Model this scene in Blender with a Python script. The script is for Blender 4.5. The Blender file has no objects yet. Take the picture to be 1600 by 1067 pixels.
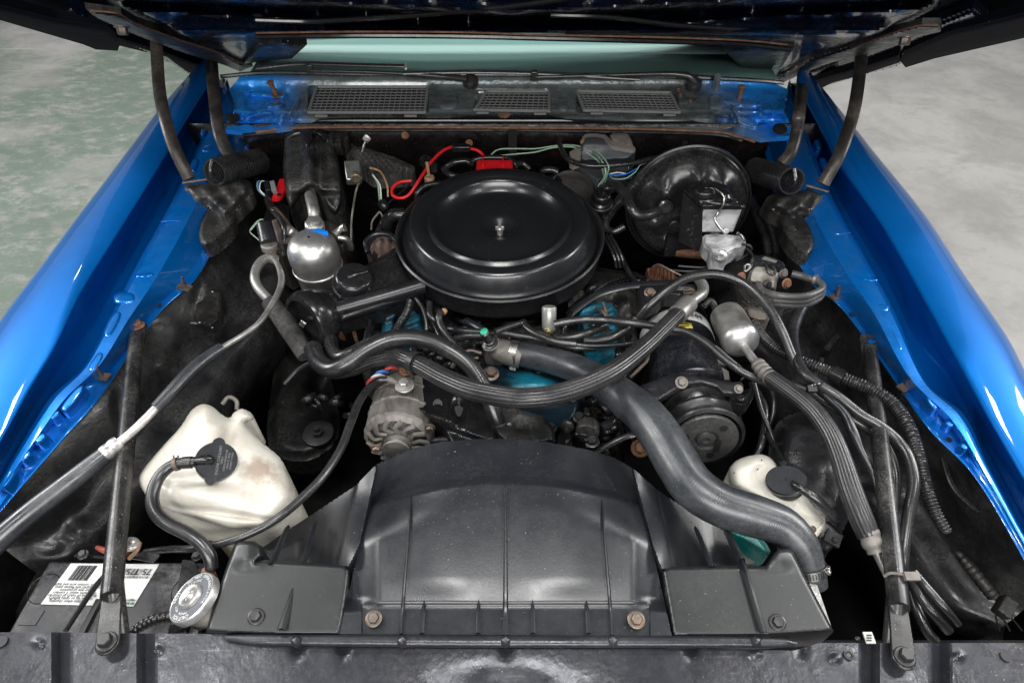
import bpy, math, random
import numpy as np
from mathutils import Vector, Matrix
random.seed(7)
SC = bpy.context.scene
COL = SC.collection
R = math.radians
# ---------------------------------------------------------------- camera
CAM_H = 0.80; TH = R(47); FPX = 1000.0
cd = bpy.data.cameras.new('camera'); cam = bpy.data.objects.new('camera', cd); COL.objects.link(cam)
cam.location = (0, 0, CAM_H); cam.rotation_euler = (R(90) - TH, 0, 0)
cd.sensor_width = 36; cd.lens = 36 * FPX / 1600; cd.clip_start = 0.02; cd.clip_end = 200
SC.camera = cam
# ---------------------------------------------------------------- world and lamps (a lit garage with ceiling strip lamps)
w = bpy.data.worlds.new('World'); SC.world = w; w.use_nodes = True
w.node_tree.nodes['Background'].inputs[0].default_value = (0.86, 0.93, 1.0, 1)
w.node_tree.nodes['Background'].inputs[1].default_value = 0.21
def lamp(name, loc, size, power, aim=None, col=(1, 0.99, 0.97)):
    l = bpy.data.lights.new(name, 'AREA'); l.shape = 'RECTANGLE'; l.size, l.size_y = size
    l.energy = power; l.color = col
    o = bpy.data.objects.new(name, l); COL.objects.link(o); o.location = loc
    if aim: o.rotation_euler = (Vector(aim) - Vector(loc)).to_track_quat('-Z', 'Y').to_euler()
    return o
for sx in (-1, 1):
    for yy, e in ((-0.35, 9), (0.75, 10), (1.9, 14)):
        lamp('ceiling_strip_lamp', (sx * 1.5, yy, 2.2), (0.10, 0.42), e, (sx * .7, yy * .6 + .3, 0))
    lamp('side_softbox_lamp', (sx * 3.2, 1.5, 1.35), (1.2, 0.8), 52, (0, 1.5, 0))
    lamp('ceiling_panel_lamp', (sx * 3.7, 2.5, 3.0), (0.16, 0.8), 60, (sx * 2.6, 2.2, -.8))
    lamp('ceiling_panel_lamp', (sx * 3.0, 4.8, 3.4), (1.2, 0.5), 60, (sx * 2.6, 3.0, -.8))
lamp('ceiling_panel_lamp', (0.0, -1.9, 1.9), (2.8, 0.9), 92, (0, 1.5, 0))
lamp('ceiling_panel_lamp', (0.0, 0.0, 2.5), (0.7, 0.5), 32, (0, .7, 0))
SC.view_settings.view_transform = 'Standard'; SC.view_settings.look = 'None'
SC.view_settings.exposure = 0.08; SC.view_settings.gamma = 1.0
# ---------------------------------------------------------------- photo pixels -> places in the car (z = height above the hood line)
C0 = Vector((0, 0, CAM_H)); CT, ST = math.cos(TH), math.sin(TH)
FW = Vector((0, CT, -ST)); UP = Vector((0, ST, CT)); RT = Vector((1, 0, 0))
def ray(px, py):
    return FW + RT * ((px - 800) / FPX) + UP * ((533.5 - py) / FPX)
def P(px, py, z=0.0):
    d = ray(px, py); return C0 + d * ((z - CAM_H) / d.z)
def PY(px, py, y):
    d = ray(px, py); return C0 + d * (y / d.y)
HY, HZ, HS = 1.70, 0.12, 0.60          # open hood plane: z = HZ + HS*(HY-y)
def PH(px, py, off=0.0):
    d = ray(px, py); n = Vector((0, HS, 1.0)); n.normalize()
    p0 = Vector((0, HY, HZ)) - n * off
    return C0 + d * ((p0 - C0).dot(n) / d.dot(n))
def dep(p): return (p - C0).dot(FW)
VIEWS = dict(Z1=(0,0,3.81),Z2=(400,0,3.81),Z3=(800,0,3.81),Z4=(1180,0,3.81),Z5=(0,260,3.81),Z6=(380,180,4.85),Z7=(600,180,3.139),Z8=(840,180,3.81),
 Y1=(1180,240,3.81),Y2=(360,320,4.447),Y3=(540,460,4.444),Y4=(860,400,3.558),Y5=(0,480,3.557),Y6=(200,580,3.556),Y7=(0,780,3.717),Y8=(400,680,2.757),
 X1=(780,680,2.757),X2=(1100,680,4.85),X3=(1100,840,3.2),X4=(1200,480,2.8075),X5=(1140,380,4.104),X6=(980,480,4.268),X7=(380,460,4.446),X8=(560,560,5.333))
def V(tag, pts):
    ox, oy, s = VIEWS[tag]
    return [(ox + p[0] / s, oy + p[1] / s) + tuple(p[2:]) for p in pts]
def axv(p, tilt, dx=0.0, dy=0.0):
    """axis that leans `tilt` degrees away from the line to the viewer towards image direction (dx, dy down)"""
    w_ = (C0 - p).normalized(); l = math.hypot(dx, dy) or 1
    r_ = RT - w_ * RT.dot(w_); r_.normalize(); u_ = w_.cross(r_); 
    return (w_ * math.cos(R(tilt)) + (r_ * (dx / l) - u_ * (dy / l)) * math.sin(R(tilt))).normalized()
# ---------------------------------------------------------------- objects
WPOS = {}
def _tag(o, label=None, cat=None, group=None, kind=None):
    if label: o['label'] = label
    if cat: o['category'] = cat
    if group: o['group'] = group
    if kind: o['kind'] = kind
    return o
def thing(name, label, cat, loc, group=None):
    o = bpy.data.objects.new(name, None); COL.objects.link(o); o.location = loc; o.empty_display_size = 0.03
    WPOS[o.name] = Vector(loc); return _tag(o, label, cat, group)
def pt(a):   # (px,py,z) tuple or world Vector
    return a if isinstance(a, Vector) else P(*a)
def crom(pts, n):
    """open Catmull-Rom through pts (numpy rows), n samples per span"""
    A = np.array(pts, float); m = len(A)
    if m == 2:
        t = np.linspace(0, 1, n + 1)[:, None]; return A[0] * (1 - t) + A[1] * t
    E = np.vstack([2 * A[0] - A[1], A, 2 * A[-1] - A[-2]]); out = []
    for i in range(m - 1):
        p0, p1, p2, p3 = E[i], E[i + 1], E[i + 2], E[i + 3]
        for k in range(n):
            t = k / n
            out.append(0.5 * ((2 * p1) + (-p0 + p2) * t + (2 * p0 - 5 * p1 + 4 * p2 - p3) * t * t + (-p0 + 3 * p1 - 3 * p2 + p3) * t ** 3))
    out.append(A[-1]); return np.array(out)
def closed_smooth(poly, n=4):
    A = [tuple(p[:2]) for p in poly]; m = len(A); out = []
    for i in range(m):
        p0, p1, p2, p3 = [np.array(A[(i + k - 1) % m], float) for k in range(4)]
        for k in range(n):
            t = k / n
            out.append(tuple(0.5 * ((2 * p1) + (-p0 + p2) * t + (2 * p0 - 5 * p1 + 4 * p2 - p3) * t * t + (-p0 + 3 * p1 - 3 * p2 + p3) * t ** 3)))
    return out
class MB:
    def __init__(s): s.v = []; s.f = []
    def add(s, vs, fs):
        b = len(s.v); s.v += [tuple(v) for v in vs]; s.f += [tuple(b + i for i in f) for f in fs]; return s
    # swept tube; rib=(n,depth), ring=(pitch_m,depth fraction)
    def tube(s, pts, r, seg=12, rib=None, ring=None, step=None, flat=1.0, cap=True):
        W = [pt(p[:3] if not isinstance(p, Vector) else p) for p in pts]
        if isinstance(r, (int, float)): r = [r] * len(W)
        rr = [ri * dep(p) / FPX for ri, p in zip(r, W)]
        ln = sum((W[i + 1] - W[i]).length for i in range(len(W) - 1)); mr = sum(rr) / len(rr)
        if step is None: step = max(mr * 0.6, 0.003)
        if ring: step = ring[0] / 6
        if rib: seg = rib[0] * 4
        n = max(2, int(ln / step / (len(W) - 1)))
        n = min(n, 260)
        Q = crom([(p.x, p.y, p.z, a) for p, a in zip(W, rr)], n)
        C = Q[:, :3]; N = len(C); T = np.gradient(C, axis=0); T /= np.linalg.norm(T, axis=1)[:, None] + 1e-12
        up = np.array([0, 0, 1.0])
        if abs(T[0] @ up) > 0.95: up = np.array([0, 1.0, 0])
        nrm = up - T[0] * (T[0] @ up); nrm /= np.linalg.norm(nrm)
        d = np.r_[0, np.cumsum(np.linalg.norm(np.diff(C, axis=0), axis=1))]
        th = np.arange(seg) * 2 * math.pi / seg; vs = []
        m = np.ones(seg)
        if rib: m = 1 - rib[1] * (np.cos(th * rib[0]) * 0.5 + 0.5) ** 2
        for i in range(N):
            nrm = nrm - T[i] * (T[i] @ nrm); nrm /= np.linalg.norm(nrm); bi = np.cross(T[i], nrm)
            ra = max(Q[i, 3], 1e-4)
            if ring: ra *= 1 - ring[1] * (0.5 + 0.5 * math.cos(2 * math.pi * d[i] / ring[0])) ** 1.5
            for k in range(seg):
                vs.append(C[i] + (nrm * math.cos(th[k]) * flat + bi * math.sin(th[k])) * ra * m[k])
        fs = [(i * seg + k, i * seg + (k + 1) % seg, (i + 1) * seg + (k + 1) % seg, (i + 1) * seg + k) for i in range(N - 1) for k in range(seg)]
        if cap: fs += [tuple(range(seg - 1, -1, -1)), tuple((N - 1) * seg + k for k in range(seg))]
        return s.add(vs, fs)
    # lathe; prof [(r_px,h_px)], axis from c; units px at c's depth unless m=True
    def lathe(s, c, axis, prof, seg=32, m=False, mod=None, cap=True, ref=None):
        c = pt(c); k = 1.0 if m else dep(c) / FPX
        a = Vector(axis).normalized(); u = Vector(ref) if ref else (Vector((0, 0, 1)) if abs(a.z) < 0.9 else Vector((1, 0, 0)))
        u = (u - a * u.dot(a)).normalized(); v = a.cross(u); vs = []
        for (r, h) in prof:
            for j in range(seg):
                t = 2 * math.pi * j / seg; q = r * (mod(t, r, h) if mod else 1)
                vs.append(c + (u * math.cos(t) + v * math.sin(t)) * q * k + a * h * k)
        n = len(prof)
        fs = [(i * seg + j, (i + 1) * seg + j, (i + 1) * seg + (j + 1) % seg, i * seg + (j + 1) % seg) for i in range(n - 1) for j in range(seg)]
        fs = [tuple(reversed(f)) for f in fs]
        if cap: fs += [tuple(range(seg)), tuple((n - 1) * seg + j for j in range(seg - 1, -1, -1))]
        return s.add(vs, [tuple(f) for f in fs])
    def box(s, c, size, ax=None, yv=None):
        """size (a,b,h) metres; ax = local z axis, yv = local y hint"""
        c = pt(c); z = Vector(ax or (0, 0, 1)).normalized(); y = Vector(yv or (0, 1, 0)); y = (y - z * y.dot(z)).normalized(); x = y.cross(z)
        vs = [c + x * (i * size[0] / 2) + y * (j * size[1] / 2) + z * (k * size[2] / 2) for i in (-1, 1) for j in (-1, 1) for k in (-1, 1)]
        return s.add(vs, [(0, 1, 3, 2), (4, 6, 7, 5), (0, 4, 5, 1), (2, 3, 7, 6), (0, 2, 6, 4), (1, 5, 7, 3)])
    def prism(s, poly, z=None, h=0.01, fn=None, dirv=None):
        """outline [(px,py)] or [(px,py,z)] or Vectors; extruded by h along -z (or dirv)"""
        if fn: top = [fn(*p) for p in poly]
        else: top = [p if isinstance(p, Vector) else (P(p[0], p[1], p[2]) if len(p) > 2 else P(p[0], p[1], z)) for p in poly]
        d = Vector(dirv).normalized() * h if dirv else Vector((0, 0, -h))
        n = len(top); nr = Vector((0, 0, 0))
        for i in range(n): nr += (top[i]).cross(top[(i + 1) % n])
        if nr.dot(d) > 0: top.reverse()
        bot = [p + d for p in top]
        fs = [tuple(range(n)), tuple(range(2 * n - 1, n - 1, -1))] + [(i, i + n, (i + 1) % n + n, (i + 1) % n) for i in range(n)]
        return s.add(top + bot, fs)
    def grid(s, W):
        """W: rows x cols of Vectors"""
        r, c = len(W), len(W[0]); vs = [p for row in W for p in row]
        return s.add(vs, [(i * c + j, i * c + j + 1, (i + 1) * c + j + 1, (i + 1) * c + j) for i in range(r - 1) for j in range(c - 1)])
    def loft(s, rows, nu=6, nv=6, disp=None, fn=P, lin=False):
        lp_ = lambda r_, n: np.array([np.array(r_[i]) * (1 - k / n) + np.array(r_[i + 1]) * (k / n) for i in range(len(r_) - 1) for k in range(n)] + [np.array(r_[-1])])
        A = np.array([(lp_ if lin else crom)(r_, nv) for r_ in rows])           # rows x cols x 3
        B = np.array([crom(A[:, j], nu) for j in range(A.shape[1])]).transpose(1, 0, 2)
        W = []
        for row in B:
            W.append([fn(q[0], q[1], q[2] + (disp(q[0], q[1]) if disp else 0)) for q in row])
        return s.grid(W)
    def relief(s, poly, zf, depth=0.03, g=3.0, fn=P, dv=(0, 0, -1), smooth=0):
        """sheet over an outline in photo pixels at heights zf(px,py,sd); its rim is carried down by depth"""
        if smooth: poly = closed_smooth(poly, smooth)
        A = np.array([p[:2] for p in poly], float); Bv = np.roll(A, -1, axis=0)
        x0, y0 = A.min(0) - g; x1, y1 = A.max(0) + g
        xs = np.arange(x0, x1 + g, g); ys = np.arange(y0, y1 + g, g); X, Y = np.meshgrid(xs, ys)
        Pp = np.stack([X.ravel(), Y.ravel()], 1); best = np.full(len(Pp), 1e9); near = Pp.copy(); ins = np.zeros(len(Pp), bool)
        for a, b in zip(A, Bv):
            d = b - a; L = d @ d
            if L < 1e-9: continue
            t = np.clip(((Pp - a) @ d) / L, 0, 1); q = a + t[:, None] * d; dd = np.hypot(*(Pp - q).T)
            m_ = dd < best; best[m_] = dd[m_]; near[m_] = q[m_]
            c_ = ((a[1] > Pp[:, 1]) != (b[1] > Pp[:, 1]))
            with np.errstate(divide='ignore', invalid='ignore'):
                xx = a[0] + (Pp[:, 1] - a[1]) * d[0] / (d[1] if d[1] else 1e-9)
            ins ^= c_ & (Pp[:, 0] < xx)
        sd = np.where(ins, best, -best); keep = sd > -0.71 * g
        snap = keep & (sd < 0.35 * g); Pp[snap] = near[snap]; sd[snap] = 0
        nx, ny = len(xs), len(ys); idx = -np.ones(len(Pp), int); quads = []
        for j in range(ny - 1):
            for i in range(nx - 1):
                q = (j * nx + i, j * nx + i + 1, (j + 1) * nx + i + 1, (j + 1) * nx + i)
                if all(keep[k] for k in q) and any(sd[k] > 0 for k in q): quads.append(q)
        vs = []; edges = {}; fs = []
        for q in quads:
            for k in q:
                if idx[k] < 0:
                    idx[k] = len(vs); vs.append(fn(Pp[k, 0], Pp[k, 1], zf(Pp[k, 0], Pp[k, 1], max(sd[k], 0))))
            fq = tuple(int(idx[k]) for k in q)[::-1]; fs.append(fq)
            for a_, b_ in zip(fq, fq[1:] + fq[:1]):
                if (b_, a_) in edges: del edges[(b_, a_)]
                else: edges[(a_, b_)] = 1
        if depth:
            ring = []
            for a, b in zip(A, Bv):
                L_ = math.hypot(*(b - a)); n_ = max(1, int(round(L_ / g)))
                for k_ in range(n_): ring.append(a + (b - a) * k_ / n_)
            area = sum(a[0] * b[1] - b[0] * a[1] for a, b in zip(A, Bv)); b0 = len(vs); D = Vector(dv) * depth
            for q in ring:
                p_ = fn(q[0], q[1], zf(q[0], q[1], 0)); vs.append(p_); vs.append(p_ + D)
            n_ = len(ring)
            for k_ in range(n_):
                a_, c_ = b0 + 2 * k_, b0 + 2 * ((k_ + 1) % n_); f_ = (a_, c_, c_ + 1, a_ + 1)
                fs.append(f_[::-1] if area > 0 else f_)
        return s.add(vs, fs)
    def bolt(s, c, axis, r, h=None, washer=True, seg=6):
        h = h or r * 0.8
        if washer: s.lathe(c, axis, [(r * 1.45, 0), (r * 1.45, r * 0.12), (r * 1.3, r * 0.22), (r * 0.9, r * 0.24)], 20)
        s.lathe(c, axis, [(r, r * 0.2), (r, h + r * 0.1), (r * 0.86, h + r * 0.25)], seg)
        return s
    def sphere(s, c, r, sc=(1, 1, 1)):
        c = pt(c); k = dep(c) / FPX * r; vs = []; n, m_ = 10, 16
        for i in range(n + 1):
            a = math.pi * i / n
            for j in range(m_):
                b = 2 * math.pi * j / m_; vs.append(c + Vector((math.sin(a) * math.cos(b) * sc[0], math.sin(a) * math.sin(b) * sc[1], math.cos(a) * sc[2])) * k)
        return s.add(vs, [(i * m_ + j, (i + 1) * m_ + j, (i + 1) * m_ + (j + 1) % m_, i * m_ + (j + 1) % m_) for i in range(n) for j in range(m_)])
    def out(s, name, mat, parent=None, bev=0.0, ang=40, sub=0, solid=0.0, flat=False, label=None, cat=None, group=None, kind=None, merge=False):
        V_ = [Vector(v) for v in s.v]
        if parent is not None: org = WPOS[parent.name]
        else:
            lo = [min(v[i] for v in V_) for i in range(3)]; hi = [max(v[i] for v in V_) for i in range(3)]
            org = Vector(((lo[0] + hi[0]) / 2, (lo[1] + hi[1]) / 2, lo[2]))
        me = bpy.data.meshes.new(name); me.from_pydata([v - org for v in V_], [], s.f); me.update()
        if not flat:
            me.shade_smooth()
            try: me.set_sharp_from_angle(angle=R(ang))
            except Exception: pass
        me.materials.append(mat)
        o = bpy.data.objects.new(name, me); COL.objects.link(o)
        if parent is not None: o.parent = parent
        else: o.location = org
        WPOS[o.name] = org
        if solid:
            m_ = o.modifiers.new('solid', 'SOLIDIFY'); m_.thickness = solid; m_.offset = -1
        if bev:
            m_ = o.modifiers.new('bevel', 'BEVEL'); m_.width = bev; m_.segments = 2; m_.limit_method = 'ANGLE'; m_.angle_limit = R(35); m_.harden_normals = False
        if sub:
            m_ = o.modifiers.new('sub', 'SUBSURF'); m_.levels = m_.render_levels = sub
        return _tag(o, label, cat, group, kind)
def one(name, mb, mat, label, cat, group=None, **k):
    return mb.out(name, mat, None, label=label, cat=cat, group=group, **k)
def text(name, body, c, right, up, height, mat, parent, depth=0.0004, spacing=1.0, align='CENTER'):
    cu = bpy.data.curves.new(name, 'FONT'); cu.body = body; cu.size = height; cu.extrude = depth; cu.align_x = align; cu.align_y = 'CENTER'
    cu.space_character = spacing; cu.resolution_u = 3
    tmp = bpy.data.objects.new('tmp', cu)
    me = bpy.data.meshes.new_from_object(tmp); bpy.data.objects.remove(tmp)
    x = Vector(right).normalized(); y = Vector(up); y = (y - x * y.dot(x)).normalized(); z = x.cross(y)
    M = Matrix((x, y, z)).transposed().to_4x4(); M.translation = pt(c)
    me.transform(M); me.transform(Matrix.Translation(-WPOS[parent.name])); me.name = name
    me.materials.append(mat); o = bpy.data.objects.new(name, me); COL.objects.link(o); o.parent = parent; WPOS[o.name] = WPOS[parent.name]
    return o
def gs(x, y, cx, cy, sx, sy=None, ang=0):
    sy = sy or sx; dx, dy = x - cx, y - cy
    if ang:
        a = R(ang); dx, dy = dx * math.cos(a) + dy * math.sin(a), -dx * math.sin(a) + dy * math.cos(a)
    return math.exp(-0.5 * ((dx / sx) ** 2 + (dy / sy) ** 2))
def st(a, b, x):
    t = min(1, max(0, (x - a) / (b - a))); return t * t * (3 - 2 * t)
# ---------------------------------------------------------------- materials
def mat(name, col, rough=0.5, metal=0.0, col2=None, cs=8.0, cw=(0.45, 0.65), bump=0.0, bs=60.0, rvar=0.15, dust=0.0, dcol=(0.3, 0.29, 0.27), ds=180.0, coat=0.0, spec=0.5, speck=0.0, speck_col=(0.5, 0.5, 0.48), scratch=0.0, sss=0.0, stains=(), bump2=0.0, bs2=8.0):
    m = bpy.data.materials.new(name); m.use_nodes = True; nt = m.node_tree; N = nt.nodes; L = nt.links
    b = N['Principled BSDF']; tc = N.new('ShaderNodeTexCoord'); geo = N.new('ShaderNodeNewGeometry')
    pos = geo.outputs['Position']
    def noise(scale, det=5, rg=0.6, dist=0.0):
        n = N.new('ShaderNodeTexNoise'); n.inputs['Scale'].default_value = scale; n.inputs['Detail'].default_value = det; n.inputs['Roughness'].default_value = rg; n.inputs['Distortion'].default_value = dist
        L.new(pos, n.inputs['Vector']); return n.outputs['Fac']
    def ramp(src, a, c):
        r = N.new('ShaderNodeMapRange'); r.inputs[1].default_value = a; r.inputs[2].default_value = c; r.clamp = True; L.new(src, r.inputs[0]); return r.outputs[0]
    def mixc(f, c1, c2):
        x = N.new('ShaderNodeMix'); x.data_type = 'RGBA'
        if hasattr(f, 'links') or not isinstance(f, float): L.new(f, x.inputs[0])
        else: x.inputs[0].default_value = f
        for i, c in ((6, c1), (7, c2)):
            if isinstance(c, tuple): x.inputs[i].default_value = c + (1,)
            else: L.new(c, x.inputs[i])
        return x.outputs[2]
    def mul(a, k):
        x = N.new('ShaderNodeMath'); x.operation = 'MULTIPLY'; L.new(a, x.inputs[0])
        if isinstance(k, (int, float)): x.inputs[1].default_value = k
        else: L.new(k, x.inputs[1])
        return x.outputs[0]
    c = tuple(col)
    if col2: c = mixc(ramp(noise(cs, 6, 0.65, 0.4), *cw), c, tuple(col2))
    if dust:
        f = mul(mul(ramp(noise(14, 4, 0.6), 0.42, 0.68), ramp(noise(ds, 6, 0.75), 0.4, 0.7)), dust); c = mixc(f, c, dcol)
    if speck:
        f = mul(ramp(noise(420, 2, 0.5), 0.745 - 0.05 * speck, 0.775 - 0.05 * speck), mul(ramp(noise(16, 3, 0.6), 0.42, 0.6), 0.55)); c = mixc(f, c, speck_col)
    if scratch:
        mp = N.new('ShaderNodeMapping'); mp.inputs['Scale'].default_value = (14, 260, 60); mp.inputs['Rotation'].default_value = (0, 0, 0.25); L.new(pos, mp.inputs[0])
        n = N.new('ShaderNodeTexNoise'); n.inputs['Scale'].default_value = 2.2; n.inputs['Detail'].default_value = 3; L.new(mp.outputs[0], n.inputs['Vector'])
        f = mul(mul(ramp(n.outputs['Fac'], 0.66, 0.70), ramp(noise(7, 3), 0.45, 0.6)), scratch); c = mixc(f, c, speck_col)
    for (sp_, sr_, sc_, sa_) in stains:
        vm = N.new('ShaderNodeVectorMath'); vm.operation = 'DISTANCE'; L.new(pos, vm.inputs[0]); vm.inputs[1].default_value = tuple(sp_)
        ad = N.new('ShaderNodeMath'); ad.operation = 'MULTIPLY_ADD'; L.new(noise(45, 5, 0.7), ad.inputs[0]); ad.inputs[1].default_value = -sr_ * 1.6; L.new(vm.outputs['Value'], ad.inputs[2])
        mr_ = N.new('ShaderNodeMapRange'); mr_.inputs[1].default_value = sr_ * .25; mr_.inputs[2].default_value = -sr_ * .5; L.new(ad.outputs[0], mr_.inputs[0])
        c = mixc(mul(mr_.outputs[0], sa_), c, tuple(sc_))
    if isinstance(c, tuple): b.inputs['Base Color'].default_value = c + (1,)
    else: L.new(c, b.inputs['Base Color'])
    b.inputs['Metallic'].default_value = metal; b.inputs['Specular IOR Level'].default_value = spec
    if rvar:
        r = N.new('ShaderNodeMapRange'); r.inputs[1].default_value = 0.3; r.inputs[2].default_value = 0.7; r.inputs[3].default_value = max(0.04, rough - rvar); r.inputs[4].default_value = min(1, rough + rvar)
        L.new(noise(30, 6, 0.7), r.inputs[0]); L.new(r.outputs[0], b.inputs['Roughness'])
    else: b.inputs['Roughness'].default_value = rough
    if coat: b.inputs['Coat Weight'].default_value = coat; b.inputs['Coat Roughness'].default_value = 0.035
    if sss: b.inputs['Subsurface Weight'].default_value = sss; b.inputs['Subsurface Radius'].default_value = (0.02, 0.018, 0.012)
    prev = None
    for st_, sc_ in ((bump, bs), (bump2, bs2)):
        if st_:
            bn = N.new('ShaderNodeBump'); bn.inputs['Strength'].default_value = 1.0; bn.inputs['Distance'].default_value = st_
            L.new(noise(sc_, 6, 0.65), bn.inputs['Height'])
            if prev: L.new(prev, bn.inputs['Normal'])
            prev = bn.outputs[0]
    if prev: L.new(prev, b.inputs['Normal'])
    m['bsdf'] = 1
    return m
M = {}
M['blue'] = mat('blue_metallic_paint', (0.0, 0.125, 0.45), 0.40, 0.5, coat=1.0, rvar=0.03, bump=0.00008, bs=900, bump2=0.0006, bs2=3.5, spec=0.15, speck=.25, speck_col=(.25,.45,.8))
M['blue_rough'] = mat('blue_paint_on_pressed_steel', (0.0, 0.145, 0.52), 0.30, 0.6, coat=1.0, rvar=0.06, bump2=0.0006, bs2=14, speck=0.3, dust=0.12, spec=.15)
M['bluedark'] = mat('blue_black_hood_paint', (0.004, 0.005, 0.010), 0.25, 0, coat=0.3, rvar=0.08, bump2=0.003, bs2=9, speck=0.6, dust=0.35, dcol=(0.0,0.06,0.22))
M['satin'] = mat('satin_black_paint', (0.010, 0.010, 0.012), 0.30, 0, rvar=0.06, dust=0.08, bump=0.0001, bs=200)
M['gloss'] = mat('gloss_black_paint', (0.008, 0.008, 0.009), 0.2, 0, rvar=0.07, dust=0.08)
M['plastic'] = mat('dusty_black_plastic', (0.009, 0.010, 0.013), 0.31, 0, col2=(0.013, 0.0145, 0.018), cs=4, rvar=0.05, dust=0.05, speck=0.5, bump=0.0001, bs=300, spec=.65)
M['panel'] = mat('scuffed_black_steel_panel', (0.028, 0.029, 0.035), 0.30, 0.45, col2=(0.045, 0.047, 0.055), cs=4, rvar=0.1, dust=0.15, speck=0.6, scratch=0.12, bump2=0.004, bs2=5)
M['grime'] = mat('grimy_black_metal', (0.008, 0.008, 0.008), 0.45, 0, col2=(0.022, 0.020, 0.018), cs=9, rvar=0.2, dust=0.3, bump=0.0006, bs=90, bump2=0.003, bs2=14)
M['liner'] = mat('black_wheelhouse_sheet', (0.011, 0.011, 0.012), 0.34, 0, col2=(0.028, 0.028, 0.028), cs=7, rvar=0.14, dust=0.22, speck=0.5, bump2=0.004, bs2=6)
M['rubber'] = mat('black_rubber', (0.010, 0.010, 0.011), 0.29, 0, col2=(0.020, 0.020, 0.021), cs=20, rvar=0.08, dust=0.12, spec=.7)
M['rubber_blue'] = mat('grey_blue_radiator_rubber', (0.020, 0.0225, 0.027), 0.33, 0, col2=(0.034, 0.038, 0.045), cs=14, rvar=0.1, dust=0.2, spec=.7, speck=0.5)
M['alu'] = mat('dull_aluminium', (0.42, 0.41, 0.39), 0.42, 0.75, col2=(0.22, 0.21, 0.20), cs=22, rvar=0.12, dust=0.3, bump=0.0002, bs=150)
M['alu_bright'] = mat('bright_aluminium', (0.62, 0.61, 0.60), 0.38, 0.85, rvar=0.1, bump=0.0002, bs=90, col2=(0.4, 0.39, 0.38), cs=30)
M['cast'] = mat('cast_grey_metal', (0.19, 0.175, 0.16), 0.55, 0.35, col2=(0.09, 0.08, 0.072), cs=25, rvar=0.1, bump=0.0007, bs=220, dust=0.4)
M['silver'] = mat('silver_painted_cast_iron', (0.68, 0.68, 0.69), 0.45, 0.25, rvar=0.12, bump=0.0009, bs=260, col2=(0.2, 0.2, 0.2), cs=18)
M['zinc'] = mat('zinc_plated_steel', (0.5, 0.5, 0.48), 0.3, 1.0, rvar=0.12, col2=(0.3, 0.28, 0.25), cs=40)
M['rust'] = mat('rusty_steel', (0.16, 0.075, 0.04), 0.7, 0.3, col2=(0.28, 0.15, 0.09), cs=60, bump=0.0004, bs=200)
M['boltm'] = mat('worn_bolt_steel', (0.12, 0.10, 0.085), 0.45, 0.6, col2=(0.22, 0.15, 0.11), cs=60, rvar=0.15, bump=0.0003, bs=300)
M['bolt_dark'] = mat('dark_bolt_steel', (0.05, 0.05, 0.05), 0.35, 0.6, rvar=0.12)
M['teal'] = mat('teal_engine_paint', (0.004, 0.13, 0.20), 0.36, 0.1, col2=(0.008, 0.02, 0.026), cs=16, cw=(0.45, 0.6), bump=0.0006, bs=120, dust=0.4, spec=0.6)
tst = []
for (x, y, z, r_, a_) in ((405,738,.0,.022,.85),(388,800,-.01,.020,.5),(300,655,-.01,.025,.35),(268,755,-.02,.018,.35),(352,690,.0,.022,.4),(430,770,-.04,.03,.6),(250,705,-.03,.02,.3)):
    tst.append((P(x, y, z), r_ * 1.5, (0.25, 0.18, 0.135), min(.8, a_ * .95)))
M['tank'] = mat('milky_plastic', (0.58, 0.555, 0.49), 0.36, 0, col2=(0.40, 0.365, 0.30), cs=7, cw=(0.5, 0.75), rvar=0.1, sss=0.12, stains=tst, speck=0.3, speck_col=(0.2, 0.12, 0.07), bump2=0.004, bs2=9)
M['tank_g'] = mat('fluid_green_plastic', (0.0, 0.16, 0.15), 0.3, 0)
M['cowl'] = mat('faded_grey_cowl_paint', (0.10, 0.125, 0.125), 0.4, 0.1, col2=(0.04, 0.045, 0.045), cs=10, rvar=0.12, dust=0.4, bump2=0.002, bs2=14)
M['glass'] = None
M['red'] = mat('red_plastic', (0.55, 0.01, 0.015), 0.3, 0, rvar=0.05)
M['redwire'] = mat('red_wire_insulation', (0.6, 0.015, 0.02), 0.35, 0, rvar=0.05)
M['greenwire'] = mat('pale_green_wire_insulation', (0.25, 0.38, 0.27), 0.4, 0, rvar=0.05)
M['white'] = mat('white_label_print', (0.72, 0.72, 0.70), 0.45, 0, rvar=0.05, speck=0.2)
M['black'] = mat('black_print', (0.012, 0.012, 0.014), 0.5, 0, rvar=0)
M['void'] = mat('deep_bay_shade', (0.003, 0.003, 0.003), 0.6, 0, spec=.2, dust=0.05, bump=0.001, bs=60)  # near-black colour holds the shade of the deep bay, engine block included
M['yellow'] = mat('yellow_sticker', (0.55, 0.46, 0.06), 0.5, 0, rvar=0.05)
M['tan'] = mat('tan_plastic', (0.33, 0.20, 0.11), 0.5, 0, col2=(0.2, 0.11, 0.06), cs=50)
M['bluesticker'] = mat('blue_sticker', (0.0, 0.16, 0.6), 0.4, 0, rvar=0.05)
M['green'] = mat('green_plastic', (0.02, 0.32, 0.2), 0.4, 0, rvar=0.05)
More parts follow.
